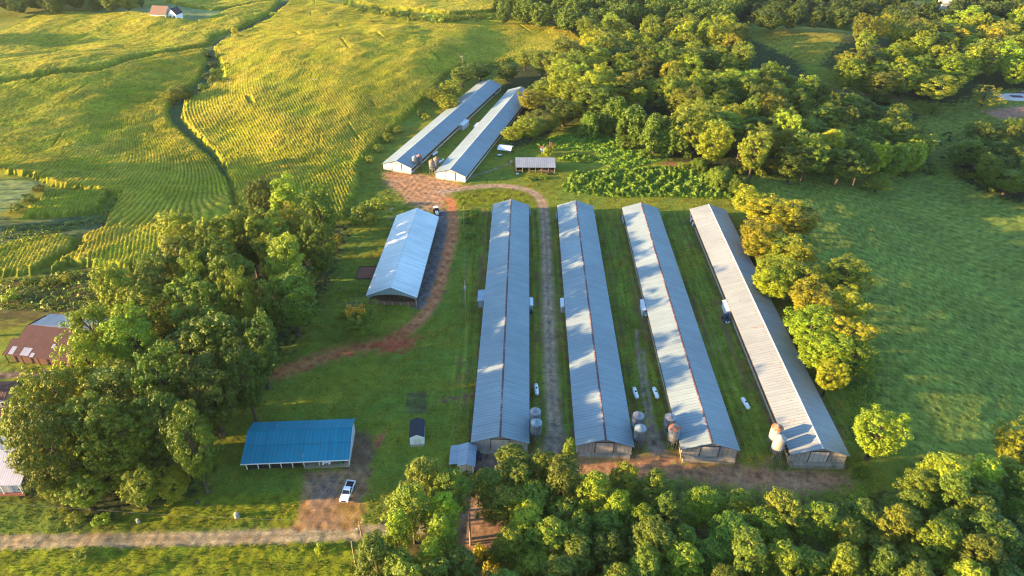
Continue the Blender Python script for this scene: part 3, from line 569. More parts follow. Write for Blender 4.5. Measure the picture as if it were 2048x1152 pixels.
# left wood
LAND = [(75, 670, 'beside the rusty roofed barn'), (15, 930, 'beside the tin roofed porch'), (350, 950, 'nearest the dirt road'), (430, 760, 'behind the blue roofed shed'), (580, 460, 'next to the white barn'), (350, 500, 'at the corn edge'), (250, 820, 'in the heart of the wood')]
wood([(575, 415, 42, BRIGHT, 'tall'), (520, 402, 34), (640, 430, 42, DARK), (598, 475, 44, GOLD, 'tall'), (545, 490, 42, PALE), (498, 478, 34, OLIVE), (440, 492, 46, OLIVE), (368, 480, 44, BRIGHT, 'tall'), (366, 525, 42), (425, 545, 34, DARK), (463, 560, 50, PALE, 'round'), (482, 606, 34, OLIVE), (582, 600, 52, DARK, 'tall'), (570, 535, 38, PALE), (640, 500, 36, DARK), (398, 565, 32, OLIVE), (330, 560, 44, DARK), (240, 595, 46, BRIGHT, 'tall'), (305, 625, 58, BRIGHT, 'lobed'), (268, 690, 56, BRIGHT, 'lobed'), (188, 672, 46, BRIGHT, 'lobed'), (398, 630, 56, DARK), (440, 690, 56, DARK), (518, 700, 40, DARK, 'tall'), (488, 752, 44, DARK), (380, 712, 52, DARK), (180, 735, 50, BRIGHT), (240, 788, 62, MID), (330, 770, 56, DARK), (418, 785, 52, DARK), (118, 800, 54, OLIVE), (56, 858, 50, OLIVE), (100, 895, 62, OLIVE, 'lobed'), (170, 855, 58, MID), (240, 878, 62, OLIVE), (320, 850, 60, DARK, 'wide'), (382, 890, 46, DARK), (66, 940, 36, OLIVE), (150, 955, 56, OLIVE, 'lobed'), (230, 958, 56, BRIGHT), (298, 945, 56, OLIVE), (345, 985, 40, GOLD), (165, 1005, 40, OLIVE), (110, 1000, 28, OLIVE), (280, 1000, 36, OLIVE)],
     'in the left wood,', 'trees of the left wood', (20, 26))
# tree line along the last poultry house
LAND = [(1530, 430, "by the fourth poultry house's far end"), (1570, 560, 'half way along the fourth poultry house'), (1660, 700, "by the fourth poultry house's near end")]
wood([(1502, 405, 41, GOLD), (1543, 428, 55, ORANGE, 'round'), (1592, 440, 46, ORANGE, 'round'), (1520, 478, 46, GOLD), (1562, 500, 50, BRIGHT), (1600, 508, 41, GOLD), (1548, 560, 48, GOLD), (1603, 560, 52, BRIGHT), (1632, 610, 57, GOLD), (1690, 548, 50, BRIGHT, 'lobed'), (1684, 612, 52, GOLD), (1622, 655, 57, BRIGHT), (1692, 672, 52, GOLD), (1650, 705, 52, BRIGHT, 'tall'), (1706, 715, 46, OLIVE), (1660, 752, 34, GOLD)],
     'in the tree line', 'trees beside the fourth poultry house', (10, 14))
at_px('lobed', 1755, 868, 54, 14, jit(BRIGHT), 'single bright yellow green tree at the near corner of the fourth poultry house')
at_px('round', 2036, 892, 46, 13, jit(BRIGHT), 'round yellow green tree at the right edge of the photo above the pines')
at_px('round', 1757, 364, 28, 8, jit(MID), 'small round tree alone at the top of the dark pasture')
at_px('lobed', 355, 186, 24, 9, jit(BRIGHT), 'bright yellow tree standing by the ditch in the corn', cf=.5)
at_px('round', 376, 186, 16, 8, jit(DARK), 'darker tree close behind the bright tree by the ditch', cf=.5)
at_px('bush', 430, 158, 15, 6, jit(DARK), 'grey green shrub in the ditch between the corn fields')
at_px('bush', 470, 62, 9, 6, jit(GOLD), 'yellow shrub at the bend of the ditch below the farmhouse lawn')
at_px('bush', 506, 58, 5, 4, jit(BRIGHT), 'small shrub on the corn edge beside the yellow shrub')
at_px('round', 255, 6, 17, 11, jit(GOLD), 'yellow tree beside the far farmhouse'); at_px('bush', 219, 16, 5, 5, jit(OLIVE), 'small round shrub left of the yellow farmhouse tree')
at_px('round', 280, 2, 10, 9, jit(DARK), 'dark tree just behind the yellow farmhouse tree')
at_px('wide', 1872, 172, 60, 15, jit(GOLD), 'broad golden tree at the head of the cattle pasture'); at_px('airy', 1972, 188, 34, 12, jit(GOLD), 'sparse golden tree with bare twigs beside the pale slab')
at_px('lobed', 1910, 150, 40, 14, jit(BRIGHT), 'yellow green tree just behind the broad golden pasture tree'); at_px('airy', 1868, 215, 20, 7, jit(OLIVE), 'small thin tree with a visible trunk in the cattle pasture')
# hedge round the upper poultry houses
LAND = [(920, 150, 'beside the left upper poultry house'), (1090, 200, 'beside the right upper poultry house'), (1050, 120, 'where the upper poultry houses meet the corn')]
wood([(878, 190, 22, MID), (925, 150, 30, MID, 'wide'), (960, 142, 30, DARK), (905, 180, 26, BRIGHT), (895, 205, 22, BRIGHT), (862, 185, 16, OLIVE), (1050, 118, 26, OLIVE), (1015, 142, 26, DARK), (1062, 200, 36, GOLD), (1105, 178, 42, OLIVE, 'tall'), (1090, 242, 40, OLIVE), (1128, 222, 40, DARK), (1028, 268, 26, GOLD), (1150, 170, 36, OLIVE), (1060, 255, 32, OLIVE)],
     'in the hedge', 'trees round the upper poultry houses', (8, 13))
for u, v, rp, h, tn, wh in [(757, 296, 13, 3.5, OLIVE, 'half way up the field edge'), (775, 274, 15, 4, BRIGHT, 'above the half way shrub on the field edge'), (738, 318, 10, 3, GOLD, 'nearest the bare yard on the field edge'), (796, 258, 12, 3.5, OLIVE, 'beside the left upper poultry house wall'), (842, 225, 10, 3.5, DARK, 'just below the hedge of the left upper poultry house'), (852, 232, 9, 3, MID, 'at the foot of the hedge trees'),
                        (722, 418, 22, 4, BRIGHT, 'on the bank at the far left corner of the white barn'), (752, 404, 20, 4, PALE, 'topmost on the bank behind the white barn'), (742, 436, 16, 3.5, GOLD, 'golden, lowest on the bank behind the white barn'), (708, 436, 16, 3.5, MID, 'against the left wood on the bank'), (945, 425, 11, 2.2, BRIGHT, 'beside the track loop behind the first poultry house'), (933, 440, 12, 2.2, MID, 'under the upper power pole'), (938, 468, 14, 2, MID, 'half way down the bank right of the white barn'),
                        (85, 470, 18, 3, DARK, 'in the weedy hollow below the dark corn block'), (60, 482, 20, 3, BRIGHT, 'at the left edge of the weedy hollow'), (75, 375, 12, 3, OLIVE, 'on the corner of the pale hay meadow'), (55, 395, 14, 3, DARK, 'along the lower side of the pale hay meadow'), (30, 415, 14, 3, DARK, 'lowest along the pale hay meadow'), (20, 590, 20, 3, BRIGHT, 'above the rusty roofed barn at the left edge'), (60, 560, 16, 2.6, BRIGHT, 'left of the red brush above the rusty barn'), (98, 562, 18, 2.4, ORANGE, 'red leaved in the brush above the rusty barn'), (255, 555, 16, 2.4, ORANGE, 'red leaved at the corn edge by the left wood'), (130, 556, 16, 2.4, GOLD, 'golden in the brush strip above the rusty barn'),
                        (95, 770, 22, 3, DARK, 'dark beside the path below the rusty barn'), (40, 770, 16, 2.5, MID, 'above the small house at the left edge'), (200, 1038, 20, 2.5, BRIGHT, 'at the foot of the left wood by the dirt road'), (150, 1035, 18, 2.5, OLIVE, 'under the left wood, closest to the dirt road'), (640, 1095, 12, 1.6, BRIGHT, 'on the near verge of the dirt road'), (165, 1108, 20, 1.2, DARK, 'dark and low on the near verge of the dirt road'),
                        (935, 940, 12, 1.5, OLIVE, 'in the weeds below the grey lean-to shed'), (965, 945, 12, 1.5, ORANGE, 'brown beside the dirt yard below the grey shed'), (930, 1120, 22, 3, ORANGE, 'rust coloured at the foot of the crossarm pole'), (960, 1100, 16, 2.5, GOLD, 'golden beside the crossarm pole'), (985, 1130, 20, 3, ORANGE, 'rust coloured right of the crossarm pole'), (1095, 302, 12, 4, BRIGHT, 'leaning on the tiny white shed'), (1060, 355, 12, 1.4, MID, 'in front of the open rusty shed'), (1085, 354, 10, 1.4, BRIGHT, 'in front of the right bays of the open rusty shed'), (1720, 1000, 26, 2.5, BRIGHT, 'at the end of the dirt yard by the single tree'), (1720, 940, 18, 3, DARK, 'under the single bright tree')]:
    at_px('bush', u, v, rp, h, jit(tn), f"{TW[tn]} shrub {wh}", 'shrubs about the farm')
for q, (u, v) in enumerate([(440, 110), (424, 128), (432, 140), (418, 150), (405, 172), (440, 92), (480, 74), (520, 48), (548, 28), (452, 130), (412, 108)]):
    at_px('bush', u, v, 10+q % 4, 3.2, jit((MID, DARK, BRIGHT)[q % 3]), 'low green shrub in the weedy ditch between the corn fields', 'low shrubs in the ditch')
# the dying tree by the white barn
dt = at_px('round', 714, 636, 46, 10.5, (.85, .8, .8), 'dark tree with a dead orange top beside the white barn')
b = MB()
for i in range(16):
    a = i*2.4; L = .5+.25*(i % 4); b.tube((.3, 0, 11+.2*(i % 5)), (.3+2.2*L*math.cos(a), 2.2*L*math.sin(a), 17.5-.5*(i % 4)), .09, .03, 5)
b.build('bare_twigs', MT['bare'], dt)
dc = KIND['bush'][0][0]; o = link(bpy.data.objects.new('dead_leaves', dc)); o.parent = dt; o.location = (.4, 1.0, 12.3); o.scale = (1.15, 1.15, 1.7); o.color = (3.6, 1.5, 1.6, 1)
MEADOW = [[(1478, 66), (1560, 52), (1706, 40), (1706, 100), (1640, 146), (1540, 150), (1486, 118)]]
# woods filled by spacing
def fill(poly, hmean, cf, space, seed, avoid=()):
    r = random.Random(seed); xs = [p[0] for p in poly]; ys = [p[1] for p in poly]; P = np.array(poly, float); out = []; miss = 0
    pts = []
    while miss < 900:
        u, v = r.uniform(min(xs), max(xs)), r.uniform(min(ys), max(ys))
        if not inside(np.array([u]), np.array([v]), P)[0] or any(inside(np.array([u]), np.array([v]), np.array(a, float))[0] for a in avoid): continue
        g = G(u, v, hmean*cf); s = space(u, v)
        if any((g[0]-q[0])**2+(g[1]-q[1])**2 < s*s for q in pts): miss += 1; continue
        pts.append(g); out.append((u, v, g))
    return out
def filled(poly, hr, space, seed, tints, kinds, where, group, rad, avoid=()):
    cf = .78 if kinds == ('pine',) else .62
    for u, v, g in fill(poly, sum(hr)/2, cf, space, seed, avoid):
        h = random.uniform(*hr); tn = random.choice(tints); kd = random.choice(kinds); sz = 'tall' if h > .6*hr[1]+.4*hr[0] else 'lower'
        word = 'pine' if kd == 'pine' else 'shrub' if kd == 'bush' else 'tree'
        plant(kd, g[0], g[1], h, rad*random.uniform(.72, 1.3), jit(tn), f"{sz} {TW[tn]} {word} {where} {near(u, v)}", None, group)
LAND = [(1040, 950, 'in front of the first poultry house'), (1210, 960, 'in front of the second poultry house'), (1420, 980, 'in front of the third poultry house'), (1620, 1000, 'in front of the fourth poultry house'), (1900, 950, 'below the dark pasture'), (1050, 1130, 'at the bottom edge under the first poultry house'), (1300, 1130, 'at the bottom edge under the second poultry house'), (1550, 1130, 'at the bottom edge under the third poultry house'), (1900, 1130, 'in the bottom right corner')]
filled([(985, 930), (1045, 900), (1100, 938), (1160, 960), (1230, 950), (1290, 968), (1380, 978), (1460, 992), (1540, 992), (1610, 1015), (1690, 1022), (1760, 1012), (1830, 965), (1900, 930), (2080, 925), (2080, 1290), (950, 1290), (985, 1180), (1010, 1080), (975, 1000)], (11, 15.5), lambda u, v: 4.6 if v > 960 else 4.3, 5, (MID, DARK, OLIVE, BRIGHT, MID), ('pine',), 'in the plantation', 'pines in front of the poultry houses', 4.3)
at_px('pine', 1138, 905, 18, 17, jit(MID), 'lone pine reaching across the track between the first and second poultry houses')
LAND = [(860, 940, 'nearest the grey lean-to shed'), (760, 1050, 'beside the driveway mouth'), (830, 1130, 'at the bottom edge of the photo'), (890, 1060, 'beside the crossarm pole')]
filled([(825, 930), (880, 912), (908, 945), (890, 1010), (905, 1080), (950, 1160), (930, 1260), (700, 1260), (735, 1110), (752, 1040), (790, 980)], (14, 18), lambda u, v: 4.5, 6, (BRIGHT, BRIGHT, MID, MID), ('pine',), 'in the pine clump', 'pines right of the driveway', 4.1)
LAND = [(1090, 30, 'behind the rounded corn field'), (1250, 120, 'beyond the creeper hung trees'), (1350, 40, 'right of the rounded corn field'), (1440, 200, 'in the middle of the wood'), (1450, 100, 'below the small lit meadow'), (1600, 200, 'along the forest path'), (1560, 290, 'above the top of the tree line'), (1700, 290, 'over the dark pasture'), (1820, 270, 'next to the cattle pasture'), (1150, 200, 'behind the right upper poultry house')]
sp = lambda u, v: 9.4 if v > 170 else (10.6 if v > 80 else 12.5)
BT = (MID, MID, OLIVE, OLIVE, DARK, BRIGHT, BRIGHT, PALE, MID, GOLD); BK = ('round', 'lobed', 'tall', 'wide', 'lobed')
filled([(1070, 115), (1180, 100), (1180, 62), (1150, 52), (1300, 40), (1478, 45), (1490, 85), (1545, 130), (1600, 165), (1690, 205), (1780, 225), (1830, 255), (1850, 300), (1835, 325), (1700, 322), (1530, 318), (1490, 312), (1430, 300), (1385, 282), (1330, 205), (1240, 180), (1190, 205), (1140, 195), (1100, 150)], (15, 21), sp, 8, BT, BK, 'in the big wood', 'trees of the big wood', 7.4, MEADOW)
LAND = [(1700, 90, 'beside the small lit meadow'), (1850, 60, 'under the far house roofs'), (2000, 40, 'in the top right corner'), (1960, 140, 'behind the broad golden pasture tree')]
filled([(1640, 120), (1700, 62), (1760, 48), (1860, 50), (1960, 38), (2080, 28), (2080, 140), (1990, 140), (1900, 150), (1800, 165), (1690, 155)], (15, 21), lambda u, v: 12.2, 9, (GOLD, BRIGHT, BRIGHT, OLIVE, MID, DARK, OLIVE), BK, 'on the right hand ridge', 'trees of the right hand ridge', 8.4, MEADOW)
LAND = [(1440, 330, 'behind the kudzu'), (1600, 330, 'over the dark pasture'), (1780, 330, 'near the cattle pasture'), (1700, 200, 'by the forest path'), (1600, 600, 'beside the fourth poultry house'), (1960, 350, 'of the right edge wood'), (500, 700, 'along the left wood')]
for u, v in [(1370+q*17+random.uniform(-6, 6), 326+10*min(1, q/6)+random.uniform(-5, 8)) for q in range(30)]+[(1590+q*18, 180+q*2.5+random.uniform(-8, 2)) for q in range(12)]+[(1925+q*14, 350+random.uniform(-6, 22)) for q in range(9)]+[(420+q*11, 850-q*17+random.uniform(-8, 8)) for q in range(14)]+[(560+q*14, 650-q*22) for q in range(9)]+[(1512+q*16, 455+q*28) for q in range(12)]:
    tn = random.choice((MID, DARK, OLIVE, DARK)); at_px('bush', u, v, random.uniform(11, 17), random.uniform(2.6, 4.6), jit(tn), f"{TW[tn]} undergrowth shrub at the wood edge {near(u, v)}", 'undergrowth at the wood edges')
LAND = [(1980, 260, 'near the pale slab'), (2000, 340, 'over the dark pasture')]
filled([(1950, 262), (2010, 240), (2090, 225), (2090, 375), (1990, 345), (1935, 305)], (12, 17), lambda u, v: 9, 10, (DARK, MID, OLIVE), BK, 'in the right edge wood', 'trees of the right edge wood', 7.0)
def far_mass(name, poly, hr, sp_, seed, rad, label):
    """a far-off wood that reads as one dark mass: many crowns in one object"""
    r = np.random.default_rng(seed); vs = []; ts = []
    for u, v, g in fill(poly, sum(hr)/2, .62, lambda u, v: sp_, seed):
        me = random.choice(KIND[random.choice(BK)])[0]; co = np.empty(len(me.vertices)*3, np.float32); me.vertices.foreach_get('co', co); co = co.reshape(-1, 4, 3)
        tn = np.empty(len(me.vertices), np.float32); me.attributes['tint'].data.foreach_get('value', tn); tn = tn.reshape(-1, 4); keep = r.random(len(co)) < .45
        co = co[keep].copy(); c0 = co.mean(1, keepdims=True); co = c0+(co-c0)*1.6; a = r.uniform(0, 6.28); ca, sa = math.cos(a), math.sin(a); k = rad*r.uniform(.85, 1.2)/5.2; kz = r.uniform(*hr)/16
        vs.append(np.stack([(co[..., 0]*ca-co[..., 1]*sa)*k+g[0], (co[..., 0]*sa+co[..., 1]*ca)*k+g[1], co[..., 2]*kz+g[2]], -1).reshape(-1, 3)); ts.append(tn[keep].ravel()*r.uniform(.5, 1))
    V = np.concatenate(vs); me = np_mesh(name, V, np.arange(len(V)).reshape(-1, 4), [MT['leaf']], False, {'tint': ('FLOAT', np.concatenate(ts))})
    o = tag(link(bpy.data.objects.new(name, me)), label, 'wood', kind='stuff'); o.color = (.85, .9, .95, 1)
far_mass('far_wood', [(1470, -25), (1840, -25), (1800, 5), (1720, 20), (1690, 38), (1600, 38), (1530, 44), (1500, 20)], (13, 17), 11, 11, 7.4, 'far dark wood behind the small lit meadow at the top of the photo')
far_mass('far_wood', [(1000, 22), (1000, -30), (1470, -30), (1476, 40), (1300, 34), (1150, 46), (1130, 40)], (15, 20), 11, 14, 7.4, 'upper edge of the big wood running off the top of the photo')
far_mass('far_wood', [(1760, 30), (1900, 10), (2080, -30), (2080, 20), (1960, 30), (1850, 42), (1790, 46)], (15, 20), 11, 15, 7.4, 'crest of the right hand ridge in front of the far house roofs')
far_mass('far_wood', [(-40, -30), (235, -30), (225, 0), (100, 8), (-40, 14)], (14, 18), 11.5, 12, 7.4, 'far dark wood in the top left corner behind the corn')
LAND = [(860, 30, 'between the two far corn fields'), (600, 2, 'at the head of the ditch')]
filled([(690, 4), (760, 18), (860, 32), (990, 26), (990, 36), (850, 40), (720, 18)], (4, 8), lambda u, v: 6, 13, (MID, OLIVE, BRIGHT), ('bush',), 'in the far hedge', 'shrubs of the far hedge', 3.6)
LAND = [(1200, 250, 'facing the kudzu hollow'), (1330, 250, 'right of the kudzu hollow'), (1430, 350, 'behind the third poultry house')]
for u, v, rp, h in [(1268, 252, 38, 18), (1312, 268, 40, 17), (1232, 232, 32, 18), (1350, 278, 32, 14), (1205, 212, 32, 17), (1180, 250, 26, 12), (1440, 355, 32, 8), (1478, 372, 26, 7), (1400, 330, 22, 6)]:
    at_px('vine', u, v, rp, h, jit((.8, .78, .85)), f"{'tall' if h > 12 else 'low'} tree smothered in bright creeper {near(u, v)}", 'creeper hung trees')
for x, y, h in [(-204, 196, 24), (-201, 204, 26), (-206, 212, 27), (-204, 220, 25), (-208, 228, 27), (-210, 236, 25), (-214, 244, 20), (-318, 384, 21), (-330, 395, 18), (-345, 424, 19), (-352, 433, 17), (-150, 118, 16), (-158, 140, 19)]:
    plant(random.choice(BK), x, y, h, 6, jit(MID), 'broadleaf tree standing beyond the left edge of the photo', None, 'trees beyond the left edge')

# ---------------------------------------------------------------- kudzu and other ground cover
def ground_leaves(name, polys, mound, n, size, label, cat, m, seed, hmin=.2):
    r = np.random.default_rng(seed); Ps = []
    for poly in polys:
        lo = poly.min(0); hi = poly.max(0); k = int(n*(hi-lo).prod()/1000)
        p = r.uniform(lo, hi, (k, 2)); p = p[inside(p[:, 0], p[:, 1], poly)]; ed = np.clip(dist_line(p[:, 0], p[:, 1], poly, True)/2.2, 0, 1)
        z = terrain(p[:, 0], p[:, 1])+(hmin+mound*np.clip(.5+.38*wn(p[:, 0], p[:, 1], 3)+.5*wn(p[:, 0], p[:, 1], 6)+.2*wn(p[:, 0], p[:, 1], 1.5)+.3*wn(p[:, 0], p[:, 1], 12), 0, 1.9))*ed*(.75+.25*r.random(len(p)))
        Ps.append(np.c_[p, z])
    P = np.concatenate(Ps); nn = len(P); e = .4
    gx_ = (wn(P[:, 0]+e, P[:, 1], 3)-wn(P[:, 0]-e, P[:, 1], 3))*.5*mound/(2*e); gy_ = (wn(P[:, 0], P[:, 1]+e, 3)-wn(P[:, 0], P[:, 1]-e, 3))*.5*mound/(2*e)
    nr = np.stack([-gx_, -gy_, np.ones(nn)], 1)+.45*r.normal(size=(nn, 3)); nr /= np.linalg.norm(nr, axis=1)[:, None]
    a = np.cross(nr, r.normal(size=(nn, 3))); a /= np.linalg.norm(a, axis=1)[:, None]; b_ = np.cross(nr, a); s = size*(.6+.8*r.random(nn))[:, None]
    q = np.stack([P-a*s*.6, P+b_*s*.5, P+a*s*.6, P-b_*s*.5], 1).reshape(-1, 3)
    me = np_mesh(name, q, np.arange(4*nn).reshape(-1, 4), [m], False, {'tint': ('FLOAT', np.repeat(r.random(nn), 4))})
    return tag(link(bpy.data.objects.new(name, me)), label, cat, kind='stuff')
ground_leaves('kudzu', [P_([(1122, 372), (1140, 345), (1200, 340), (1250, 338), (1320, 332), (1400, 336), (1500, 362), (1495, 400), (1440, 398), (1330, 394), (1220, 396), (1130, 384)]), P_([(1115, 312), (1165, 308), (1198, 318), (1180, 326), (1120, 322)])], 1.0, 34000, .42, 'bright bumpy mat of kudzu behind the second and third poultry houses', 'kudzu', MT['vine'], 21)
ground_leaves('ground_vines', [P_([(1040, 300), (1110, 270), (1200, 262), (1260, 300), (1330, 320), (1250, 340), (1200, 330), (1190, 305), (1100, 298)])], .45, 13000, .5, 'dark green mat of creeper in the shaded hollow behind the open rusty shed', 'creeper', MT['vine'], 22, .1)
ground_leaves('weed_bank', [P_([(930, 420), (960, 415), (965, 480), (930, 520), (915, 500), (925, 450)]), P_([(1520, 930), (1560, 925), (1600, 940), (1540, 945)])], .5, 7000, .3, 'rough weeds on the bank right of the clay track', 'weeds', MT['leaf'], 23, .1)
ground_leaves('field_weeds', [P_([(10, 452), (120, 446), (190, 436), (215, 444), (140, 462), (60, 474), (0, 482)]), P_([(0, 560), (60, 556), (140, 540), (290, 552), (250, 600), (120, 625), (0, 620)]), P_([(205, 455), (238, 400), (228, 392), (195, 430)])], .9, 6000, .45, 'rough green weeds round the corn strips above the rusty barn', 'weeds', MT['leaf'], 24, .2)
def wallstrip(k, s, o=.2, w_=.9):
    x0, y0, x1, y1 = HOUSES[k]; return np.array([(x0+s*(6.3+o), y0+2), (x0+s*(6.3+o+w_), y0+2), (x1+s*(6.3+o+w_), y1-2), (x1+s*(6.3+o), y1-2)])
ground_leaves('wall_weeds', [wallstrip(k, q) for k in range(4) for q in (-1, 1)], .35, 900, .22, 'scattered weeds growing along the foot of the poultry house walls', 'weeds', MT['leaf'], 27, .03)
ground_leaves('garden_plants', [P_([(818, 797), (852, 791), (853, 809), (818, 815)])], .35, 9000, .22, 'low yellow green rows of plants in the small garden plot', 'plants', MT['vine'], 25, .15)
ground_leaves('pasture_edge_weeds', [P_([(1690, 770), (1740, 740), (1760, 800), (1720, 830), (1740, 900), (1700, 880)])], .7, 8000, .35, 'dark rough weeds between the tree line and the dark pasture', 'weeds', MT['leaf'], 26, .2)

# ---------------------------------------------------------------- poultry houses
def local(t, p):
    dx, dy = p[0]-t.location.x, p[1]-t.location.y; c, s = math.cos(t.rotation_euler.z), math.sin(t.rotation_euler.z)
    return dx*c+dy*s, -dx*s+dy*c
RF, RR = 6.5, 2.2          # half roof width, rise
def chevron(w, e, r, th): return [(-w, e), (0, e+r), (w, e), (w, e+th), (0, e+r+th), (-w, e+th)]
def poultry(k, label, roof, cap, siding, door, group, upper=False, fwall=1.0, sidebox=(), fans=()):
    x0, y0, x1, y1 = HOUSES[k]; L = math.hypot(x1-x0, y1-y0); rz = -math.atan2(x1-x0, y1-y0)
    t = thing('poultry_house', label, 'poultry house', (x0, y0, 0 if not upper else tz(x0, y0)), rz, group)
    E_ = 2.64; b = MB().prism(chevron(RF, E_, RR, .1), 0, L, 0, 1); b.build('roof', roof, t)
    b = MB().prism([(-.24, E_+RR+.04), (0, E_+RR+.16), (.24, E_+RR+.04), (.24, E_+RR+.09), (0, E_+RR+.21), (-.24, E_+RR+.09)], .02, L-.02); b.build('ridge_cap', cap, t)
    g0 = .45; b = MB(); w = 6.1
    b.prism([(-w, -.2), (w, -.2), (w, E_+.12), (0, E_+RR-.04), (-w, E_+.12)], g0, L-.45); b.build('wall', siding, t)
    fb = MB(); fb.box(-w-.05, .25, -1.2, w+.05, L-.3, .32)
    if not upper: fb.box(-w+.3, -.55, -1.3, w-.3, .24, .10)
    fb.build('foundation', MT['concrete'], t)
    b = MB(); b.box(-2.05, g0-.10, .22, 1.9, g0-.01, 3.55); b.build('door', door, t)
    b = MB(); b.box(-2.25, g0-.16, 3.56, 2.1, g0-.01, 3.72); b.box(1.91, g0-.14, .2, 2.06, g0-.01, 3.55); b.box(-2.2, g0-.14, .2, -2.06, g0-.01, 3.55); b.build('door_frame', MT['dwood'], t)
    for s in (-1, 1):
        b = MB(); b.box(*(sorted((s*(w+.01), s*(w+.09)))[0:1]), 1.2, .9, sorted((s*(w+.01), s*(w+.09)))[1], L-2, 2.2); b.build('side_curtain', MT['side'], t)
        b = MB(); a, c = sorted((s*(RF-.03), s*(RF+.09))); b.box(a, .1, E_-.14, c, L-.1, E_-.01); b.build('fascia', MT['dwood'] if not upper else MT['cream'], t)
    for s, ya, yb, d, zt, nm, m in sidebox:
        b = MB(); a, c = sorted((s*(w+.1), s*(w+.1+d))); b.box(a, ya, -.3, c, yb, zt-.12, 0)
        a2, c2 = sorted((s*(w+.12), s*(w+.3+d)))
        ro = MB(); z2 = zt+.35 if s > 0 else zt; z3 = zt if s > 0 else zt+.35
        ro.add([(a2, ya-.15, z2-.1), (c2, ya-.15, z3-.1), (c2, yb+.15, z3-.1), (a2, yb+.15, z2-.1), (a2, ya-.15, z2), (c2, ya-.15, z3), (c2, yb+.15, z3), (a2, yb+.15, z2)], [(3, 2, 1, 0), (4, 5, 6, 7), (0, 1, 5, 4), (1, 2, 6, 5), (2, 3, 7, 6), (3, 0, 4, 7)])
        o = b.build(nm, MT['white_box'] if m is None else MT['siding_grey'], t); ro.build('roof', m or MT['white_box'], o)
        d_ = MB(); d_.box((a+c)/2-.45, ya-.05, 0, (a+c)/2+.45, ya-.005, min(2.0, zt-.3)); d_.build('door', MT['siding_grey'], o)
    for s, y in fans:
        b = MB(); a, c = sorted((s*(w+.1), s*(w+.75))); b.box(a, y, .7, c, y+1.3, 2.1); o = b.build('exhaust_fan', MT['galv'], t)
        h = MB(); p = s*(w+.76); h.tube((p, y+.65, 1.4), (p+s*.12, y+.65, 1.4), .6, .62, 14); h.build('fan_hood', MT['white_box'], o)
    pp = MB()
    for s in (-1, 1): pp.tube((s*(w+.25), 4, 2.3), (s*(w+.25), 14, 2.3), .07, n=8)
    pp.build('feed_pipe', MT['white_box'], t)
    return t
def sb(k, u, v, z): # along-house position of a side box shown at a pixel
    x0, y0, x1, y1 = HOUSES[k]; g = G(u, v, z); d = np.array([x1-x0, y1-y0]); d /= np.linalg.norm(d); return float((g[:2]-np.array([x0, y0]))@d)
def span(k, u, va, vb, z): return sb(k, u, vb, z), sb(k, u, va, z)
GH = 'long poultry houses in the lower row'
H1 = poultry(0, 'long poultry house leftmost in the lower row, with a grey shed on its left wall', MT['roof'], MT['cap'], MT['siding_grey'], MT['door_rib'], GH,
   sidebox=[(1, *span(0, 1062, 596, 611, 2.2), 1.25, 2.2, 'control_room', None), (-1, *span(0, 961, 581, 602, 2.3), 2.1, 2.35, 'side_shed', MT['roof_shed'])], fans=[(1, L_) for L_ in (109.5, 111.5)]+[(-1, 110)])
H2 = poultry(1, 'long poultry house second from the left in the lower row, right of the dirt track', MT['roof_new'], MT['cap'], MT['siding_grey'], MT['door_rib'], GH,
   sidebox=[(-1, *span(1, 1124, 597, 613, 2.2), 1.25, 2.2, 'control_room', None)], fans=[(-1, 108), (-1, 110), (1, 110)])
H3 = poultry(2, 'long poultry house third from the left in the lower row, with a red ridge line', MT['roof'], MT['cap'], MT['siding'], MT['door_rib'], GH,
   sidebox=[(-1, *span(2, 1285, 600, 620, 2.2), 1.3, 2.2, 'control_room', None)], fans=[(-1, 106), (-1, 108.5), (1, 110)])
H4 = poultry(3, 'rightmost long poultry house in the lower row, stained pale roof beside the tree line', MT['roof_stain'], MT['cap_white'], MT['siding'], MT['door_white'], GH,
   sidebox=[(-1, *span(3, 1448, 601, 622, 2.2), 1.3, 2.2, 'control_room', None)], fans=[(-1, 106), (-1, 109)])
b = MB(); rr_ = random.Random(5)
for i in range(46):                                             # leaf litter caught on the sheets below the ridge
    x = -rr_.choice((.5, .7, .9, 1.6, 2.6, 3.6))*rr_.uniform(.8, 1.2); y = rr_.uniform(6, 112); w_, l_ = rr_.uniform(.15, .5), rr_.uniform(.08, .22); zf = lambda q: 2.64+RR+.1+q*RR/RF+.012
    b.add([(x-w_, y-l_*.4, zf(x-w_)), (x+w_*.2, y-l_, zf(x+w_*.2)), (x+w_, y+l_*.3, zf(x+w_)), (x-w_*.3, y+l_, zf(x-w_*.3))], [(0, 1, 2, 3)])
b.build('leaf_litter', MT['planks'], H4)
GU = 'upper pair of long poultry houses'
U1 = poultry(4, 'upper poultry house on the left, beside the rounded corn field', MT['roof_new'], MT['cap_white'], MT['cream'], MT['white_box'], GU, True,
   sidebox=[(1, *span(4, 925, 240, 252, 2), 2.2, 2.3, 'control_room', None)], fans=[(1, 100)])
U2 = poultry(5, 'upper poultry house on the right, its far end hidden by trees', MT['roof_new'], MT['cap_white'], MT['cream'], MT['white_box'], GU, True,
   sidebox=[(-1, *span(5, 958, 247, 255, 2), 1.5, 2.3, 'control_room', None)])
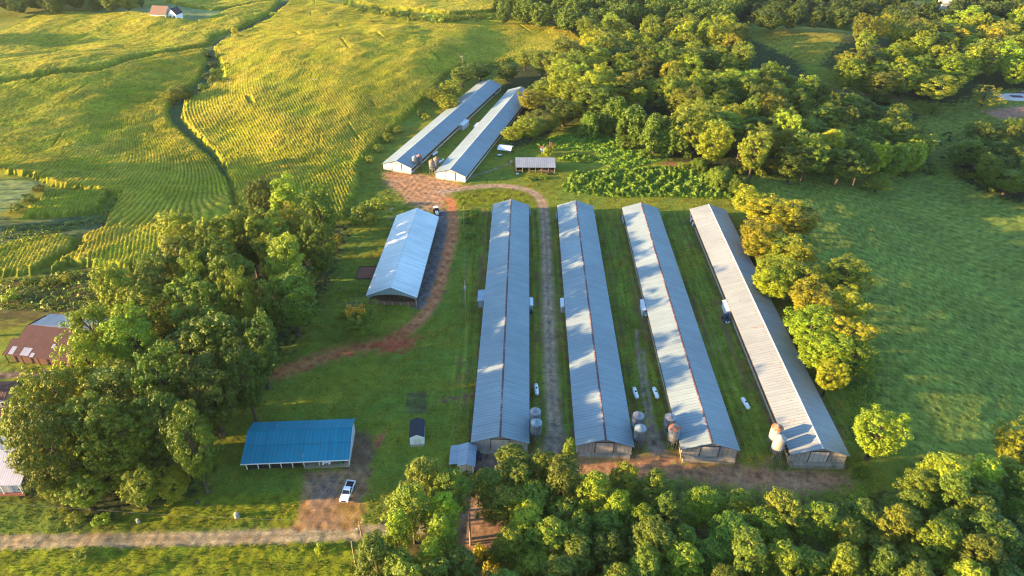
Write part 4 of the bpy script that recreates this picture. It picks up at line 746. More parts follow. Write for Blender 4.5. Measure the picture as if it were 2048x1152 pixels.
# ---------------------------------------------------------------- feed bins and gas tanks
def feed_bin(u, v, label, lid, body, top=6.4, r=1.27, toward=None):
    p = G(u, v, top); t = thing('feed_bin', label, 'feed bin', (p[0], p[1], p[2]), random.uniform(-.2, .2), 'feed bins beside the poultry houses')
    b = MB(); prof = [(r, 2.45)]; z = 2.45
    while z < top-.95: prof += [(r, z+.38), (r+.035, z+.40), (r+.035, z+.44), (r, z+.46)]; z += .46
    prof.append((r, top-.75)); b.lathe(prof, 22); b.build('tank', body, t, True)
    b = MB().lathe([(r+.06, top-.80), (r+.05, top-.74), (.30, top-.12), (.30, top-.02), (.05, top)], 22); o = b.build('lid', lid, t, False)
    c = MB().lathe([(.33, top-.03), (.33, top+.05), (.02, top+.10)], 14); c.build('hatch', MT['galv_lid'], o)
    b = MB().lathe([(.22, .75), (.26, .95), (r, 2.46)], 22); b.build('hopper', body, t, True)
    for i in range(4):
        a = math.pi/4+i*math.pi/2; q = MB(); q.tube((1.32*math.cos(a), 1.32*math.sin(a), -1.2), (1.2*math.cos(a), 1.2*math.sin(a), 3.6), .075, n=6); q.build('leg', MT['steel'], t)
    q = MB()
    for i in range(4):
        a = math.pi/4+i*math.pi/2; a2 = a+math.pi/2
        q.tube((1.31*math.cos(a), 1.31*math.sin(a), .5), (1.22*math.cos(a2), 1.22*math.sin(a2), 2.3), .035, n=5)
        q.tube((1.25*math.cos(a), 1.25*math.sin(a), 1.5), (1.25*math.cos(a2), 1.25*math.sin(a2), 1.5), .04, n=5)
    q.build('brace', MT['steel'], t)
    q = MB()
    for s in (-.2, .2): q.tube((s, -r-.13, .4), (s, -r-.13, top-.7), .03, n=5)
    for i in range(14): q.tube((-.2, -r-.13, .6+i*.38), (.2, -r-.13, .6+i*.38), .02, n=4)
    q.build('ladder', MT['steel'], t)
    sx = toward if toward else -1
    q = MB(); q.tube((0, 0, .85), (sx*2.4, .4, 2.5), .09, n=8); q.build('auger_pipe', MT['steel'], t)
    return t
for a in [(1071, 818, 'rear feed bin with a rust patched lid right of the first poultry house', 'patch_lid', 'galv', -1), (1073, 840, 'front feed bin with a clean grey cone lid right of the first poultry house', 'galv_lid', 'galv', -1),
          (1278, 826, 'rear feed bin with a rust patched lid right of the second poultry house', 'patch_lid', 'galv', -1), (1282, 851, 'front feed bin with a clean grey cone lid right of the second poultry house', 'galv_lid', 'galv', -1),
          (1342, 829, 'rear feed bin with dark rust patches left of the third poultry house', 'patch_lid', 'galv', 1), (1350.6, 850.5, 'front feed bin with an orange rusted lid left of the third poultry house', 'rust_lid', 'galv_pale', 1),
          (1557, 850, 'rear pale feed bin with an orange rusted lid left of the fourth poultry house', 'rust_lid', 'galv_pale', 1), (1563, 871, 'front pale feed bin with a pale cone lid left of the fourth poultry house', 'galv_pale', 'galv_pale', 1)]:
    feed_bin(*a[:3], MT[a[3]], MT[a[4]], toward=a[5])
for a in [(829, 311, 'taller grey feed bin at the end of the left upper poultry house', 'galv_lid', -1, 6.0), (838, 308.5, 'rust lidded feed bin behind the grey one at the left upper poultry house', 'rust_lid', -1, 5.6), (863, 319, 'front rust lidded feed bin at the end of the right upper poultry house', 'rust_lid', 1, 5.6), (872, 313.5, 'rear rust lidded feed bin at the end of the right upper poultry house', 'rust_lid', 1, 5.6)]:
    feed_bin(a[0], a[1], a[2], MT[a[3]], MT['galv'], a[5], 1.15, a[4])
def gas_tank(u, v, label, rz=0, L=3.9, r=.52):
    p = G(u, v, .9); t = thing('gas_tank', label, 'gas tank', (p[0], p[1], p[2]), rz, 'white gas tanks on the grass')
    b = MB(); n = 16; vs = []; prof = [(.02, -L/2)]+[(r*math.sin(a), -L/2+r*(1-math.cos(a))) for a in np.linspace(.2, math.pi/2, 6)]
    prof += [(q[0], -q[1]) for q in reversed(prof)]; b.lathe(prof, n)
    b.v = [(x, z, y+.95) for x, y, z in b.v]; b.f = [tuple(reversed(f)) for f in b.f]; b.build('tank', MT['white'], t, True)
    q = MB().lathe([(.24, 1.40), (.24, 1.52), (.16, 1.64), (.02, 1.68)], 14); q.build('valve_dome', MT['black'], t, True)
    for y in (-1.2, 1.2): q = MB(); q.box(-.34, y-.1, -.15, .34, y+.1, .52); q.build('leg', MT['concrete'], t)
    for y in (-1.2, 1.2): q = MB(); q.tube((0, y-.03, .95), (0, y+.03, .95), r+.012, n=18); q.build('band', MT['galv'], t)
gas_tank(1073, 779, 'white gas tank between the first poultry house and the dirt track', R(3)); gas_tank(1271, 786, 'white gas tank by the right wall of the second poultry house', R(5))
gas_tank(1311.5, 786, 'white gas tank by the left wall of the third poultry house', R(6)); gas_tank(1491, 807, 'white gas tank alone on the grass between the third and fourth poultry houses', R(9))
gas_tank(870, 307, 'white gas tank against the left upper poultry house', R(-24)); gas_tank(883, 322, 'white gas tank against the right upper poultry house', R(-24))

# ---------------------------------------------------------------- white barn
def gable_roof_shed(name, label, cat, near, far, w, eave, rise, roof, parts, th=.12, group=None, over=.3):
    L = math.hypot(far[0]-near[0], far[1]-near[1]); rz = -math.atan2(far[0]-near[0], far[1]-near[1])
    t = thing(name, label, cat, (near[0], near[1], tz(near[0], near[1])), rz, group)
    MB().prism(chevron(w, eave, rise, th), 0, L).build('roof', roof, t); parts(t, L, w-over, eave, rise); return t
def barn_parts(t, L, w, E_, rs):
    for y in (.35, L-.35):                                       # gable panel with an arched lower edge
        b = MB(); n = 10; top = [(-w, E_+.05), (0, E_+rs-.12), (w, E_+.05)]; arc = [(w*(1-2*i/n), E_-.9+1.55*math.sin(math.pi*i/n)**.7) for i in range(n+1)]
        b.prism(top+arc, y-.06, y+.06); b.build('gable', MT['gable'], t)
    b = MB(); b.box(-w, .15, -.3, w, .29, 1.15); b.build('plank_wall', MT['planks'], t)
    for k, x in enumerate(np.linspace(-w, w, 7)): b = MB(); b.box(x-.13, .02, -.3, x+.13, .145, 1.2 if 0 < k < 6 else E_); b.build('post', MT['post'], t)
    for s in (-1, 1):
        b = MB(); a, c = sorted((s*w, s*(w-.1))); b.box(a, .5, -.3, c, L-.5, 1.3); b.build('side_wall', MT['dwood'], t)
        for y in np.linspace(1, L-1, 9): b = MB(); a, c = sorted((s*(w-.12), s*(w-.38))); b.box(a, y-.13, -.3, c, y+.13, E_+.05); b.build('post', MT['post'], t)
        b = MB(); a, c = sorted((s*(w+.32), s*(w+.42))); b.box(a, .1, E_-.18, c, L-.1, E_+.1); b.build('fascia', MT['gable'], t)
    MB().box(-w+.15, .4, -.05, w-.15, L-.4, .06).build('floor', MT['dirt'], t)
    MB().box(-.12, .05, E_+rs+.09, .12, L-.05, E_+rs+.17).build('ridge_cap', MT['white_box'], t)
nL, nR, nT = G(733, 590, 2.9), G(833, 598, 2.9), G(778, 573, 6.2); fL, fR = G(792, 431, 2.9), G(879, 434, 2.9)
nm_, fm_ = (nL+nR)/2, (fL+fR)/2
gable_roof_shed('litter_barn', 'large open ended barn with a white metal roof and a brown plank front', 'barn', nm_, fm_, float(np.linalg.norm((nR-nL)[:2]))/2, 2.9, 3.2, MT['roof_white'], barn_parts)
p = G(735, 546); t = thing('board_pad', 'flat rust red square pad on the grass left of the white barn', 'pad', p, R(3)); MB().box(-3, -3.4, -.1, 3, 3.4, .12).build('panel', MT['brick'], t); b = MB()
for s in (-1, 1): b.box(s*3-.08, -3.5, -.1, s*3+.08, 3.5, .3); b.box(-2.9, s*3.45-.08, -.1, 2.9, s*3.45+.08, .28)
b.build('border', MT['dwood'], t)

# ---------------------------------------------------------------- blue roofed shed
el, er = G(481, 930, 2.5), G(698, 920, 2.5); ang = math.atan2(er[1]-el[1], er[0]-el[0]); Wd = float(np.linalg.norm((er-el)[:2]))
t = thing('equipment_shed', 'long open fronted shed with a bright blue metal roof beside the driveway', 'shed', (el[0], el[1], 0), ang)
ry, ryb = 7.6, 11.6
def slope(x0, x1, ya, za, yb, zb, th=.1): return MB().add([(x0, ya, za), (x1, ya, za), (x1, yb, zb), (x0, yb, zb), (x0, ya, za+th), (x1, ya, za+th), (x1, yb, zb+th), (x0, yb, zb+th)], [(3, 2, 1, 0), (4, 5, 6, 7), (0, 1, 5, 4), (1, 2, 6, 5), (2, 3, 7, 6), (3, 0, 4, 7)])
r = slope(0, Wd, 0, 2.5, 4.2, 3.45); r.build('roof', MT['roof_blue'], t)
r = slope(.02, Wd-.02, 4.15, 3.58, ry, 4.5); r.build('roof', MT['roof_blue'], t)
r = slope(.03, Wd-.03, ry+.02, 4.48, ryb, 3.2); r.build('roof', MT['roof_blue'], t)
MB().box(0, -.1, 2.36, Wd, -.01, 2.62).build('fascia', MT['postw'], t)
MB().box(.0, ry-.18, 4.6, Wd, ry+.18, 4.66).build('ridge_cap', MT['roof_blue'], t)
cx = .565*Wd
for x in np.linspace(.75, cx, 6): b = MB(); b.box(x-.09, .75, -.2, x+.09, .93, 2.62); b.build('post', MT['postw'], t)
for x in (cx+.33*(Wd-cx), Wd-.25): b = MB(); b.box(x-.09, .75, -.2, x+.09, .93, 2.62); b.build('post', MT['postw'], t)
MB().box(cx, .3, -.1, Wd-.2, ryb-.7, .09).build('floor', MT['floor'], t)
MB().box(.4, .8, -.1, cx-.08, ryb-.7, .07).build('shade_floor', MT['dwood'], t)  # dark sheet added for the shade inside the left bays
MB().box(.5, ryb-.5, -.2, Wd-.3, ryb-.38, 3.3).build('back_wall', MT['siding_grey'], t)
for x in (.35, Wd-.36):
    MB().prism([(1.6, -.2), (ryb-.55, -.2), (ryb-.55, 3.4), (ry, 4.4), (4.2, 3.4), (1.6, 2.8)], x-.05, x+.05, axis='x').build('side_wall', MT['white_box'], t)
MB().box(cx-.06, 1.0, -.1, cx+.06, ryb-.6, 3.0).build('partition', MT['siding_grey'], t)
BS = t
def bs(x, y, ang=ang, el=el): c, s = math.cos(ang), math.sin(ang); return el[0]+x*c-y*s, el[1]+x*s+y*c
MB().tube((2*3, 9.6, 3.9), (6, 9.6, 4.35), .07, n=8).build('vent_pipe', MT['white_box'], t)
t = thing('lumber_stack', 'small stack of pale boards behind the blue roofed shed', 'lumber', (*bs(12.5, 13.1), 0), ang)
for k, (x, y, z, m) in enumerate([(0, 0, 0, 'post'), (.3, .25, .16, 'cream'), (-.2, .1, .32, 'post')]): MB().box(x-1.6, y-.35, z, x+1.6, y+.35, z+.14).build('board', MT[m], t)
t = thing('barrel', 'dark barrel on the grass behind the right end of the blue roofed shed', 'barrel', (*bs(21.3, 13.9), 0))
MB().lathe([(.3, 0), (.33, .3), (.3, .32), (.33, .62), (.3, .64), (.3, .95), (.05, .97)], 16).build('drum', MT['black'], t)

# ---------------------------------------------------------------- garden shed and lean-to
def gs_parts(t, L, w, E_, rs):
    MB().prism([(-w, -.1), (w, -.1), (w, E_+.02), (0, E_+rs-.03), (-w, E_+.02)], .12, L-.12).build('wall', MT['white'], t)
    o = MB().box(-.85, .03, .05, .85, .115, 2.0).build('door', MT['cream'], t); MB().box(-.03, .0, .05, .03, .028, 2.0).build('trim', MT['white'], o)
    MB().box(-w+.1, -.5, -.1, w-.1, -.0, .07).build('step', MT['concrete'], t)
a, c = G(818, 876, 2.3), G(849, 874.5, 2.3); n0 = (a+c)/2; f0 = G(834.5, 836, 3.1); f0 = np.array([f0[0], f0[1]])
gable_roof_shed('garden_shed', 'small white garden shed with a black shingle roof on the lawn', 'shed', n0, f0, float(np.linalg.norm((c-a)[:2]))/2, 2.3, .85, MT['shingle_dark'], gs_parts, over=.12)
a = G(943, 931, 2.9); rdg = G(932.5, 928, 3.5); bk = G(936, 888, 3.5); Ls = 6.3; rz = -math.atan2(bk[0]-rdg[0], bk[1]-rdg[1])
t = thing('storage_shed', 'grey metal roofed storage shed with a lean-to in front of the first poultry house', 'shed', (rdg[0], rdg[1], tz(rdg[0], rdg[1])-.2), rz)
MB().prism([(-2.0, 2.75), (0, 3.5), (1.9, 2.75), (1.9, 2.85), (0, 3.6), (-2.0, 2.85)], 0, Ls).build('roof', MT['roof_shed'], t)
MB().prism([(-3.9, 2.35), (-1.95, 2.70), (-1.95, 2.78), (-3.9, 2.43)], .9, Ls).build('lean_to_roof', MT['roof_shed'], t)
MB().prism([(-1.6, -.3), (1.5, -.3), (1.5, 2.8), (0, 3.42), (-1.6, 2.78)], .35, Ls-.2).build('wall', MT['siding'], t)
MB().box(-.7, .25, 0, .7, .345, 2.1).build('door', MT['siding_grey'], t)
for y in (1.2, 3.6, Ls-.3): b = MB(); b.box(-3.75, y-.07, -.3, -3.6, y+.07, 2.4); b.build('post', MT['post'], t)
t = thing('blue_tarp_pile', 'blue tarpaulin covered heap beside the grey storage shed', 'tarp', G(957, 912), R(10))
b = MB(); b.frus((-.7, -1.4, .7, 1.4), 0, (-.35, -.9, .3, .8), .9); b.build('tarp', MT['navy'], t, bevel=.15)

# ---------------------------------------------------------------- open rusty shed, canopy, tiny shed
el, er = G(1031, 335, 2.5), G(1111.5, 335.5, 2.5); ang = math.atan2(er[1]-el[1], er[0]-el[0]); Wd = float(np.linalg.norm((er-el)[:2]))
t = thing('open_shed', 'open fronted pole shed with a rusting grey roof above the track loop', 'shed', (el[0], el[1], 0), ang)
slope(0, Wd, 0, 2.5, 6.6, 3.9).build('roof', MT['roof_rustgrey'], t); slope(0, Wd, 6.62, 3.88, 8.8, 3.0).build('roof', MT['roof_rustgrey'], t)
for x in np.linspace(.3, Wd-.3, 7): b = MB(); b.box(x-.11, .5, -.2, x+.11, .72, 2.62); b.build('post', MT['post'], t)
MB().box(.3, 8.3, -.2, Wd-.3, 8.42, 3.0).build('back_wall', MT['barnred'], t)
for x in (.25, Wd-.27): MB().prism([(1.2, -.2), (8.3, -.2), (8.3, 3.1), (6.6, 3.8), (1.2, 2.7)], x-.05, x+.05, axis='x').build('side_wall', MT['dwood'], t)
for i, x in enumerate(np.linspace(.3, Wd-.3, 7)[:-1]):
    if i != 1: b = MB(); b.box(x+.15, .56, .75, x+2.4, .63, .92); b.build('rail', MT['post'], t)
os_ang, os_el = ang, el
def osp(x, y): c, s = math.cos(os_ang), math.sin(os_ang); return el[0]+x*c-y*s, el[1]+x*s+y*c
t = thing('hay_pile', 'loose orange hay piled inside the right bays of the open shed', 'hay', (*osp(Wd*.78, 3.5), 0), os_ang); b = MB()
for i in range(26): x, y = random.uniform(-3, 3), random.uniform(-1.6, 1.8); s = random.uniform(.4, .9); b.frus((x-s, y-s, x+s, y+s), 0, (x-s*.6, y-s*.5, x+s*.5, y+s*.6), random.uniform(.4, 1.3))
b.build('hay', MT['planks'], t)
t = thing('black_tarp', 'dark tyre heap on the grass before the right end of the open shed', 'tyres', (*osp(Wd*.86, -.9), 0))
for k, (x, y, z) in enumerate([(-.9, 0, .15), (0, .2, .15), (.8, -.1, .15), (-.4, .1, .42), (.5, 0, .42)]):
    b = MB(); b.lathe([(.2, -.13), (.52, -.13), (.58, 0), (.52, .13), (.2, .13)], 14, 0, (x, y, z)); b.build('tyre', MT['rubber'], t, True)
t = thing('feed_sack', 'white sack lying at the left corner of the open shed', 'sack', (*osp(.9, -.8), 0), .3); MB().frus((-.6, -.4, .6, .4), 0, (-.35, -.2, .4, .25), .5).build('sack', MT['white_box'], t, bevel=.1)
p = G(1023, 328); t = thing('hay_bale', 'small tan round bale standing left of the open shed', 'bale', p, .2); b = MB(); b.lathe([(.05, 0), (.62, .02), (.66, .7), (.62, 1.35), (.05, 1.4)], 16); b.build('bale', MT['post'], t, True)
p = G(1011, 305); t = thing('canopy_shelter', 'white arched canopy shelter behind the open shed', 'canopy', p, R(-14)); b = MB(); n = 10
arc = [(2.4*math.cos(math.pi*i/n), 1.9+1.15*math.sin(math.pi*i/n)) for i in range(n+1)]; arc2 = [(x*.97, z-.07) for x, z in arc]
b.v = []; prof = arc+list(reversed(arc2)); b.prism(prof, -3, 3); b.v = [(y, x, z) for x, y, z in b.v]; b.f = [tuple(reversed(f)) for f in b.f]; b.build('cover', MT['cloth'], t, False)
for x in (-2.8, 0, 2.8):
    for y in (-2.3, 2.3): q = MB(); q.tube((x, y, -.2), (x, y, 1.95), .06, n=6); q.build('leg', MT['galv'], t)
p = G(999, 313); t = thing('lawn_cart', 'white garden cart parked below the canopy shelter', 'cart', p, .5)
b = MB(); b.frus((-.7, -.4, .7, .4), .4, (-.85, -.55, .85, .55), .85); b.build('tub', MT['white_box'], t); b = MB(); b.tube((-.9, 0, .6), (-1.7, 0, .9), .04, n=6); b.build('handle', MT['black'], t)
for x, y in ((-.5, -.5), (-.5, .5), (.5, -.5), (.5, .5)): q = MB(); q.tube((x, y-.06, .25), (x, y+.06, .25), .25, n=12); q.build('wheel', MT['rubber'], t)
a = G(1088, 304); t = thing('pump_house', 'tiny white pump house with a rusty roof in the vines', 'shed', a, R(8))
MB().prism([(-1.2, -.2), (1.2, -.2), (1.2, 1.5), (0, 2.0), (-1.2, 1.5)], 0, 1.9).build('wall', MT['white'], t); MB().prism(chevron(1.4, 1.5, .65, .07), -.15, 2.05).build('roof', MT['barnred'], t); MB().box(-.4, -.05, 0, .4, -.005, 1.3).build('door', MT['cream'], t)
p = G(1101, 301); t = thing('chimney_stub', 'dark brick stub standing beside the tiny pump house', 'chimney', p); MB().frus((-.7, -.7, .7, .7), -.2, (-.55, -.55, .55, .55), 4.2).build('stack', MT['brick'], t); MB().box(-.6, -.6, 4.2, .6, .6, 4.45).build('cap', MT['black'], t)

# ---------------------------------------------------------------- buildings on the left
a, c = G(4, 709, 3.0), G(128, 722, 3.0); ang = math.atan2(c[1]-a[1], c[0]-a[0]); Wd = float(np.linalg.norm((c-a)[:2]))+2.6
t = thing('old_barn', 'old barn with a rusty red roof and pale bare tin on its far slope', 'barn', (a[0], a[1], tz(a[0], a[1])), ang)
slope(0, Wd-1, 0, 2.9, 4.8, 4.55).build('roof', MT['roof_red'], t); slope(1.6, Wd, 4.78, 4.62, 8.8, 6.0).build('roof', MT['roof_red'], t)
slope(2.2, Wd, 8.84, 5.98, 16.0, 4.4).build('far_roof', MT['roof_pale'], t)
for x, y, w_ in ((1.4, .3, 1.3), (4.6, .3, 2.4), (7.4, .05, 1.0), (11.6, 3.0, .8)): z = 2.9+y*.344; slope(x, x+w_, y, z+.115, y+(2.2 if w_ > 1 else 1.2), z+.115+(2.2 if w_ > 1 else 1.2)*.344, .03).build('tin_patch', MT['roof_porch'], t)
MB().box(1.2, 1.0, -.3, Wd-2, 1.15, 3.1).build('front_wall', MT['barnred'], t); MB().box(2.6, 15.3, -.3, Wd-.6, 15.45, 4.5).build('back_wall', MT['barnred'], t)
for x in (1.3, Wd-1.6): MB().prism([(1.2, -.3), (15.2, -.3), (15.2, 4.5), (8.8, 5.9), (1.2, 3.2)], x-.06, x+.06, axis='x').build('side_wall', MT['barnred'], t)
for x in np.linspace(.3, Wd-1.4, 5): b = MB(); b.box(x-.1, .25, -.3, x+.1, .45, 3.0); b.build('post', MT['dwood'], t)
p = G(75, 722); t = thing('yellow_mower', 'yellow ride-on mower parked under the front of the old barn', 'mower', p, R(15))
MB().box(-.5, -.8, .25, .5, .9, .7).build('body', plain('yellow_enamel', (.55, .40, .05), .4), t, bevel=.08); MB().frus((-.3, -.5, .3, .1), .71, (-.28, -.5, .28, -.3), 1.15).build('seat', MT['black'], t)
for x in (-.55, .55):
    for y, r_ in ((-.5, .36), (.6, .25)): q = MB(); q.tube((x-.1, y, r_), (x+.1, y, r_), r_, n=12); q.build('wheel', MT['rubber'], t)
def house(label, a, c, depth, eave, rise, roof, wall, name='house', cat='house', wins=0, group=None, chim=False):
    ang = math.atan2(c[1]-a[1], c[0]-a[0]); Wd = float(np.linalg.norm((c-a)[:2])); t = thing(name, label, cat, (a[0], a[1], tz(a[0], a[1])), ang, group); D = depth
    slope(0, Wd, 0, eave, D/2, eave+rise).build('roof', roof, t); slope(0, Wd, D/2+.01, eave+rise-.01, D, eave).build('roof', roof, t)
    MB().prism([(.4, -.5), (D-.4, -.5), (D-.4, eave+.1), (D/2, eave+rise-.06), (.4, eave+.1)], .3, Wd-.3, axis='x').build('wall', wall, t)
    for i in range(wins):
        x = .9+(Wd-2.6)*i/max(1, wins-1); f = MB().box(x, .33, 1, x+1.0, .39, 2.2).build('window', MT['white'], t); MB().box(x+.1, .30, 1.1, x+.9, .328, 2.1).build('pane', MT['glass'], f)
    if chim: MB().box(Wd*.7, D/2-.4, eave+rise-.5, Wd*.7+.7, D/2+.4, eave+rise+1).build('chimney', MT['brick'], t)
    return t, Wd
house('small weathered house with a dull red tin roof at the left edge', G(-60, 802, 3.2), G(10, 800, 3.2), 6.5, 3.2, 1.9, MT['roof_red'], MT['siding_grey'], wins=2)
house('low outbuilding with a brick red roof below the small house at the left edge', G(-60, 838, 2.2), G(7, 834, 2.2), 3.2, 2.2, .8, MT['roof_red'], MT['cream'], 'outbuilding', 'outbuilding')
t, Wd = house('tin roofed house whose front porch shows at the left edge', G(-80, 974, 2.7), G(42, 972, 2.7), 14, 2.7, 3.0, MT['roof_porch'], MT['siding_grey'])
for x in (Wd-.5, Wd-4.2, Wd-8): b = MB(); b.box(x-.12, -.02, -.3, x+.12, .2, 2.68); b.build('porch_post', MT['postw'], t)
MB().box(0, -.3, -.3, Wd, .28, .25).build('porch_floor', MT['brick'], t)
a, c = G(298, 29, 3.0), G(331, 32, 3.0); t, Wd = house('far farmhouse with a brown roof and white walls beyond the corn', a, c, 11, 3.0, 4.6, MT['shingle'], MT['cream'], 'farmhouse', 'house', 3)
D = 8; x0 = Wd+.1
MB().prism([(x0, -.5), (x0+6, -.5), (x0+6, 3.2), (x0+3, 6.6), (x0, 3.2)], 2.5, 10).build('gable_wing', MT['white'], t); MB().prism([(x0-.1, 3.1), (x0+3, 6.7), (x0+6.4, 3.0), (x0+6.4, 3.2), (x0+3, 6.9), (x0-.1, 3.3)], 2.2, 10.2).build('wing_roof', MT['shingle_dark'], t)
for x in (x0+1.2, x0+3.8): f = MB().box(x, 2.42, .9, x+1.1, 2.49, 2.4).build('window', MT['shingle_dark'], t)
MB().box(Wd-4.4, .31, 0, Wd-.9, .39, 2.4).build('garage_door', MT['black'], t)
for k, (u, v, w_, lab, rf) in enumerate([(1812, 14, 5, 'far house with a tan roof left of the others at the top right', 'shingle'), (1826, 11, 6, 'far house with a grey roof between two others at the top right', 'roof_porch'), (1886, 5, 6, 'far house with a pale roof among the trees at the top right', 'cream'), (1906, 3, 7, 'far house with a brown roof at the top right', 'shingle'), (1926, 2, 6, 'far house with a blue grey roof rightmost at the top right', 'roof_porch')]):
    a = G(u, v, 7.0); a = np.array([a[0], a[1], 0]); house(lab, a, a+np.array([w_*1.9, .6, 0]), 9, 6.2, 2.6, MT[rf], MT['cream'], wins=2, group='far houses at the top right')
p = G(2030, 190); t = thing('paved_slab', 'pale slab with dark maroon panels beside the sparse golden tree', 'slab', p, R(-2)); MB().box(-12, -8, -1.0, 14, 8, .25).build('slab', MT['slab'], t)
for x, y, w_, h in ((-8.5, 2.5, 7, 3.4), (1.5, 2.5, 8, 3.4), (-4.5, -5.5, 7, 4)): MB().box(x, y, .25, x+w_, y+h, .30).build('panel', MT['maroon'], t)

# ---------------------------------------------------------------- vehicles
def wheel(parent, x, y, r, w):
    s = 1 if x > 0 else -1; o = MB(); o.lathe([(r*.62, -w/2), (r*.94, -w/2), (r, -w*.3), (r, w*.3), (r*.94, w/2), (r*.62, w/2)], 18); o.v = [(z+x, q+y, p_+r) for p_, q, z in o.v]; a = o.build('wheel', MT['rubber'], parent, True)
    h = MB(); h.tube((x-w*.35, y, r), (x+w*.42*s, y, r), r*.60, n=14); h.build('rim', MT['chrome'], a)
def road_car(name, label, cat, loc, rz, paint, pickup=True, L=5.7, Wc=1.96):
    """front towards -y"""
    t = thing(name, label, cat, loc, rz); w = Wc/2; b = MB()
    prof = [(-L/2, .50), (-L/2+.06, .95), (-L/2+.35, 1.06), (-L/2+1.45, 1.14), (L/2-.05, 1.16 if pickup else 1.05), (L/2, .95), (L/2-.05, .50), (L/2-.3, .42), (-L/2+.3, .42)]
    if pickup:
        cut = .55; prof = [(-L/2, .50), (-L/2+.06, .95), (-L/2+.35, 1.06), (-L/2+1.45, 1.14), (cut, 1.14), (cut, .72), (L/2-.12, .72), (L/2-.12, .50), (L/2-.3, .42), (-L/2+.3, .42)]
        for s in (-1, 1): a, c = sorted((s*w, s*(w-.12))); MB().box(a, cut+.005, .50, c, L/2-.13, 1.15).build('bed_side', paint, t, bevel=.03)
        MB().box(-w, L/2-.115, .50, w, L/2, 1.14).build('tailgate', paint, t, bevel=.03)
        MB().box(-w+.13, cut+.02, .722, w-.13, L/2-.13, .80).build('bed_liner', MT['black'], t)
    b.prism(prof, -w, w, axis='x'); b.build('body', paint, t, bevel=.07)
    ca, cb = (-L/2+1.45, .62) if pickup else (-L/2+1.25, L/2-.35)
    fa = ca+.75; fb = cb-(.22 if pickup else .75); zt = 1.83 if pickup else 1.52
    MB().frus((-w+.04, ca, w-.04, cb), 1.1, (-w+.2, fa, w-.2, fb), zt).build('cab', paint, t, bevel=.05)
    def lerp(k, z): return k[0]+(k[1]-k[0])*(z-1.1)/(zt-1.1)
    z0, z1 = 1.2, zt-.1; g = .012
    MB().add([(-w+.12, lerp((ca, fa), z0)-g, z0), (w-.12, lerp((ca, fa), z0)-g, z0), (w-.26, lerp((ca, fa), z1)-g, z1), (-w+.26, lerp((ca, fa), z1)-g, z1)], [(0, 1, 2, 3)]).build('windscreen', MT['glass'], t)
    MB().add([(w-.12, lerp((cb, fb), z0)+g, z0), (-w+.12, lerp((cb, fb), z0)+g, z0), (-w+.26, lerp((cb, fb), z1)+g, z1), (w-.26, lerp((cb, fb), z1)+g, z1)], [(0, 1, 2, 3)]).build('rear_window', MT['glass'], t)
    for s in (-1, 1):
        xx = lambda z: s*(w-.04-.16*(z-1.1)/(zt-1.1)+g); mid = (fa+fb)/2
        for ya, yb, yc, yd in ((lerp((ca, fa), z0)+.16, mid-.05, mid-.05, lerp((ca, fa), z1)+.12), (mid+.05, lerp((cb, fb), z0)-.14, lerp((cb, fb), z1)-.1, mid+.05)):
            q = [(xx(z0), ya, z0), (xx(z0), yb, z0), (xx(z1), yc, z1), (xx(z1), yd, z1)]; MB().add(q if s > 0 else q[::-1], [(0, 1, 2, 3)]).build('side_window', MT['glass'], t)
        a, c = sorted((s*(w-.42), s*(w-.06))); MB().box(a, -L/2-.02, .72, c, -L/2+.09, .92).build('headlight', MT['lamp'], t); MB().box(a if s < 0 else c-.16, L/2-.02, .75, (a+.16) if s < 0 else c, L/2+.02, 1.05).build('tail_light', MT['red'], t)
        a, c = sorted((s*(w+.01), s*(w+.2))); MB().box(a, ca+.42, 1.16, c, ca+.55, 1.34).build('mirror', MT['black'], t)
        for y in (-L/2+1.0, L/2-1.15): wheel(t, s*(w-.1), y, .38, .26)
    MB().box(-w+.45, -L/2-.03, .66, w-.45, -L/2+.05, .92).build('grille', MT['black'], t); MB().box(-w+.08, -L/2-.09, .45, w-.08, -L/2+.02, .62).build('front_bumper', MT['chrome'], t)
    MB().box(-w+.08, L/2-.02, .45, w-.08, L/2+.1, .62).build('rear_bumper', MT['chrome'], t); return t
BA = math.atan2(*(BS.matrix_basis.to_3x3() @ Vector((1, 0, 0))).yx)
p = G(696, 987); road_car('pickup_truck', 'white pickup truck with an empty dark bed parked on the driveway', 'pickup truck', p, R(-6), MT['carwhite'], True, 5.3, 1.85)
x, y = bs(Wd*0+17.6, 2.9); road_car('parked_car', 'white car parked under the right half of the blue roofed shed', 'car', (x, y, .1), BA+R(3), MT['carwhite'], False, 4.6, 1.8)
p = G(286, 31); road_car('parked_car', 'white car parked in front of the far farmhouse', 'car', p, R(80), MT['carwhite'], False, 4.6, 1.8)
x, y = bs(20.6, 2.0); t = thing('green_mower', 'dark green mower parked right of the white car in the blue roofed shed', 'mower', (x, y, .1), R(4))
MB().box(-.55, -.9, .3, .55, .9, .75).build('body', MT['greenm'], t, bevel=.08); MB().frus((-.3, .1, .3, .6), .76, (-.28, .4, .28, .6), 1.2).build('seat', MT['black'], t)
for sx in (-.6, .6):
    for y_, r_ in ((-.6, .25), (.55, .36)): q = MB(); q.tube((sx-.1, y_, r_), (sx+.1, y_, r_), r_, n=12); q.build('wheel', MT['rubber'], t)
p = G(1451, 641); t = thing('utility_vehicle', 'dark blue utility vehicle parked at the wall of the fourth poultry house', 'utility vehicle', p, R(4))
MB().prism([(-1.45, .45), (-1.4, .85), (-.6, 1.0), (-.5, .62), (.5, .62), (.55, .95), (1.45, .95), (1.45, .5)], -.7, .7, axis='x').build('body', MT['navy'], t, bevel=.05)
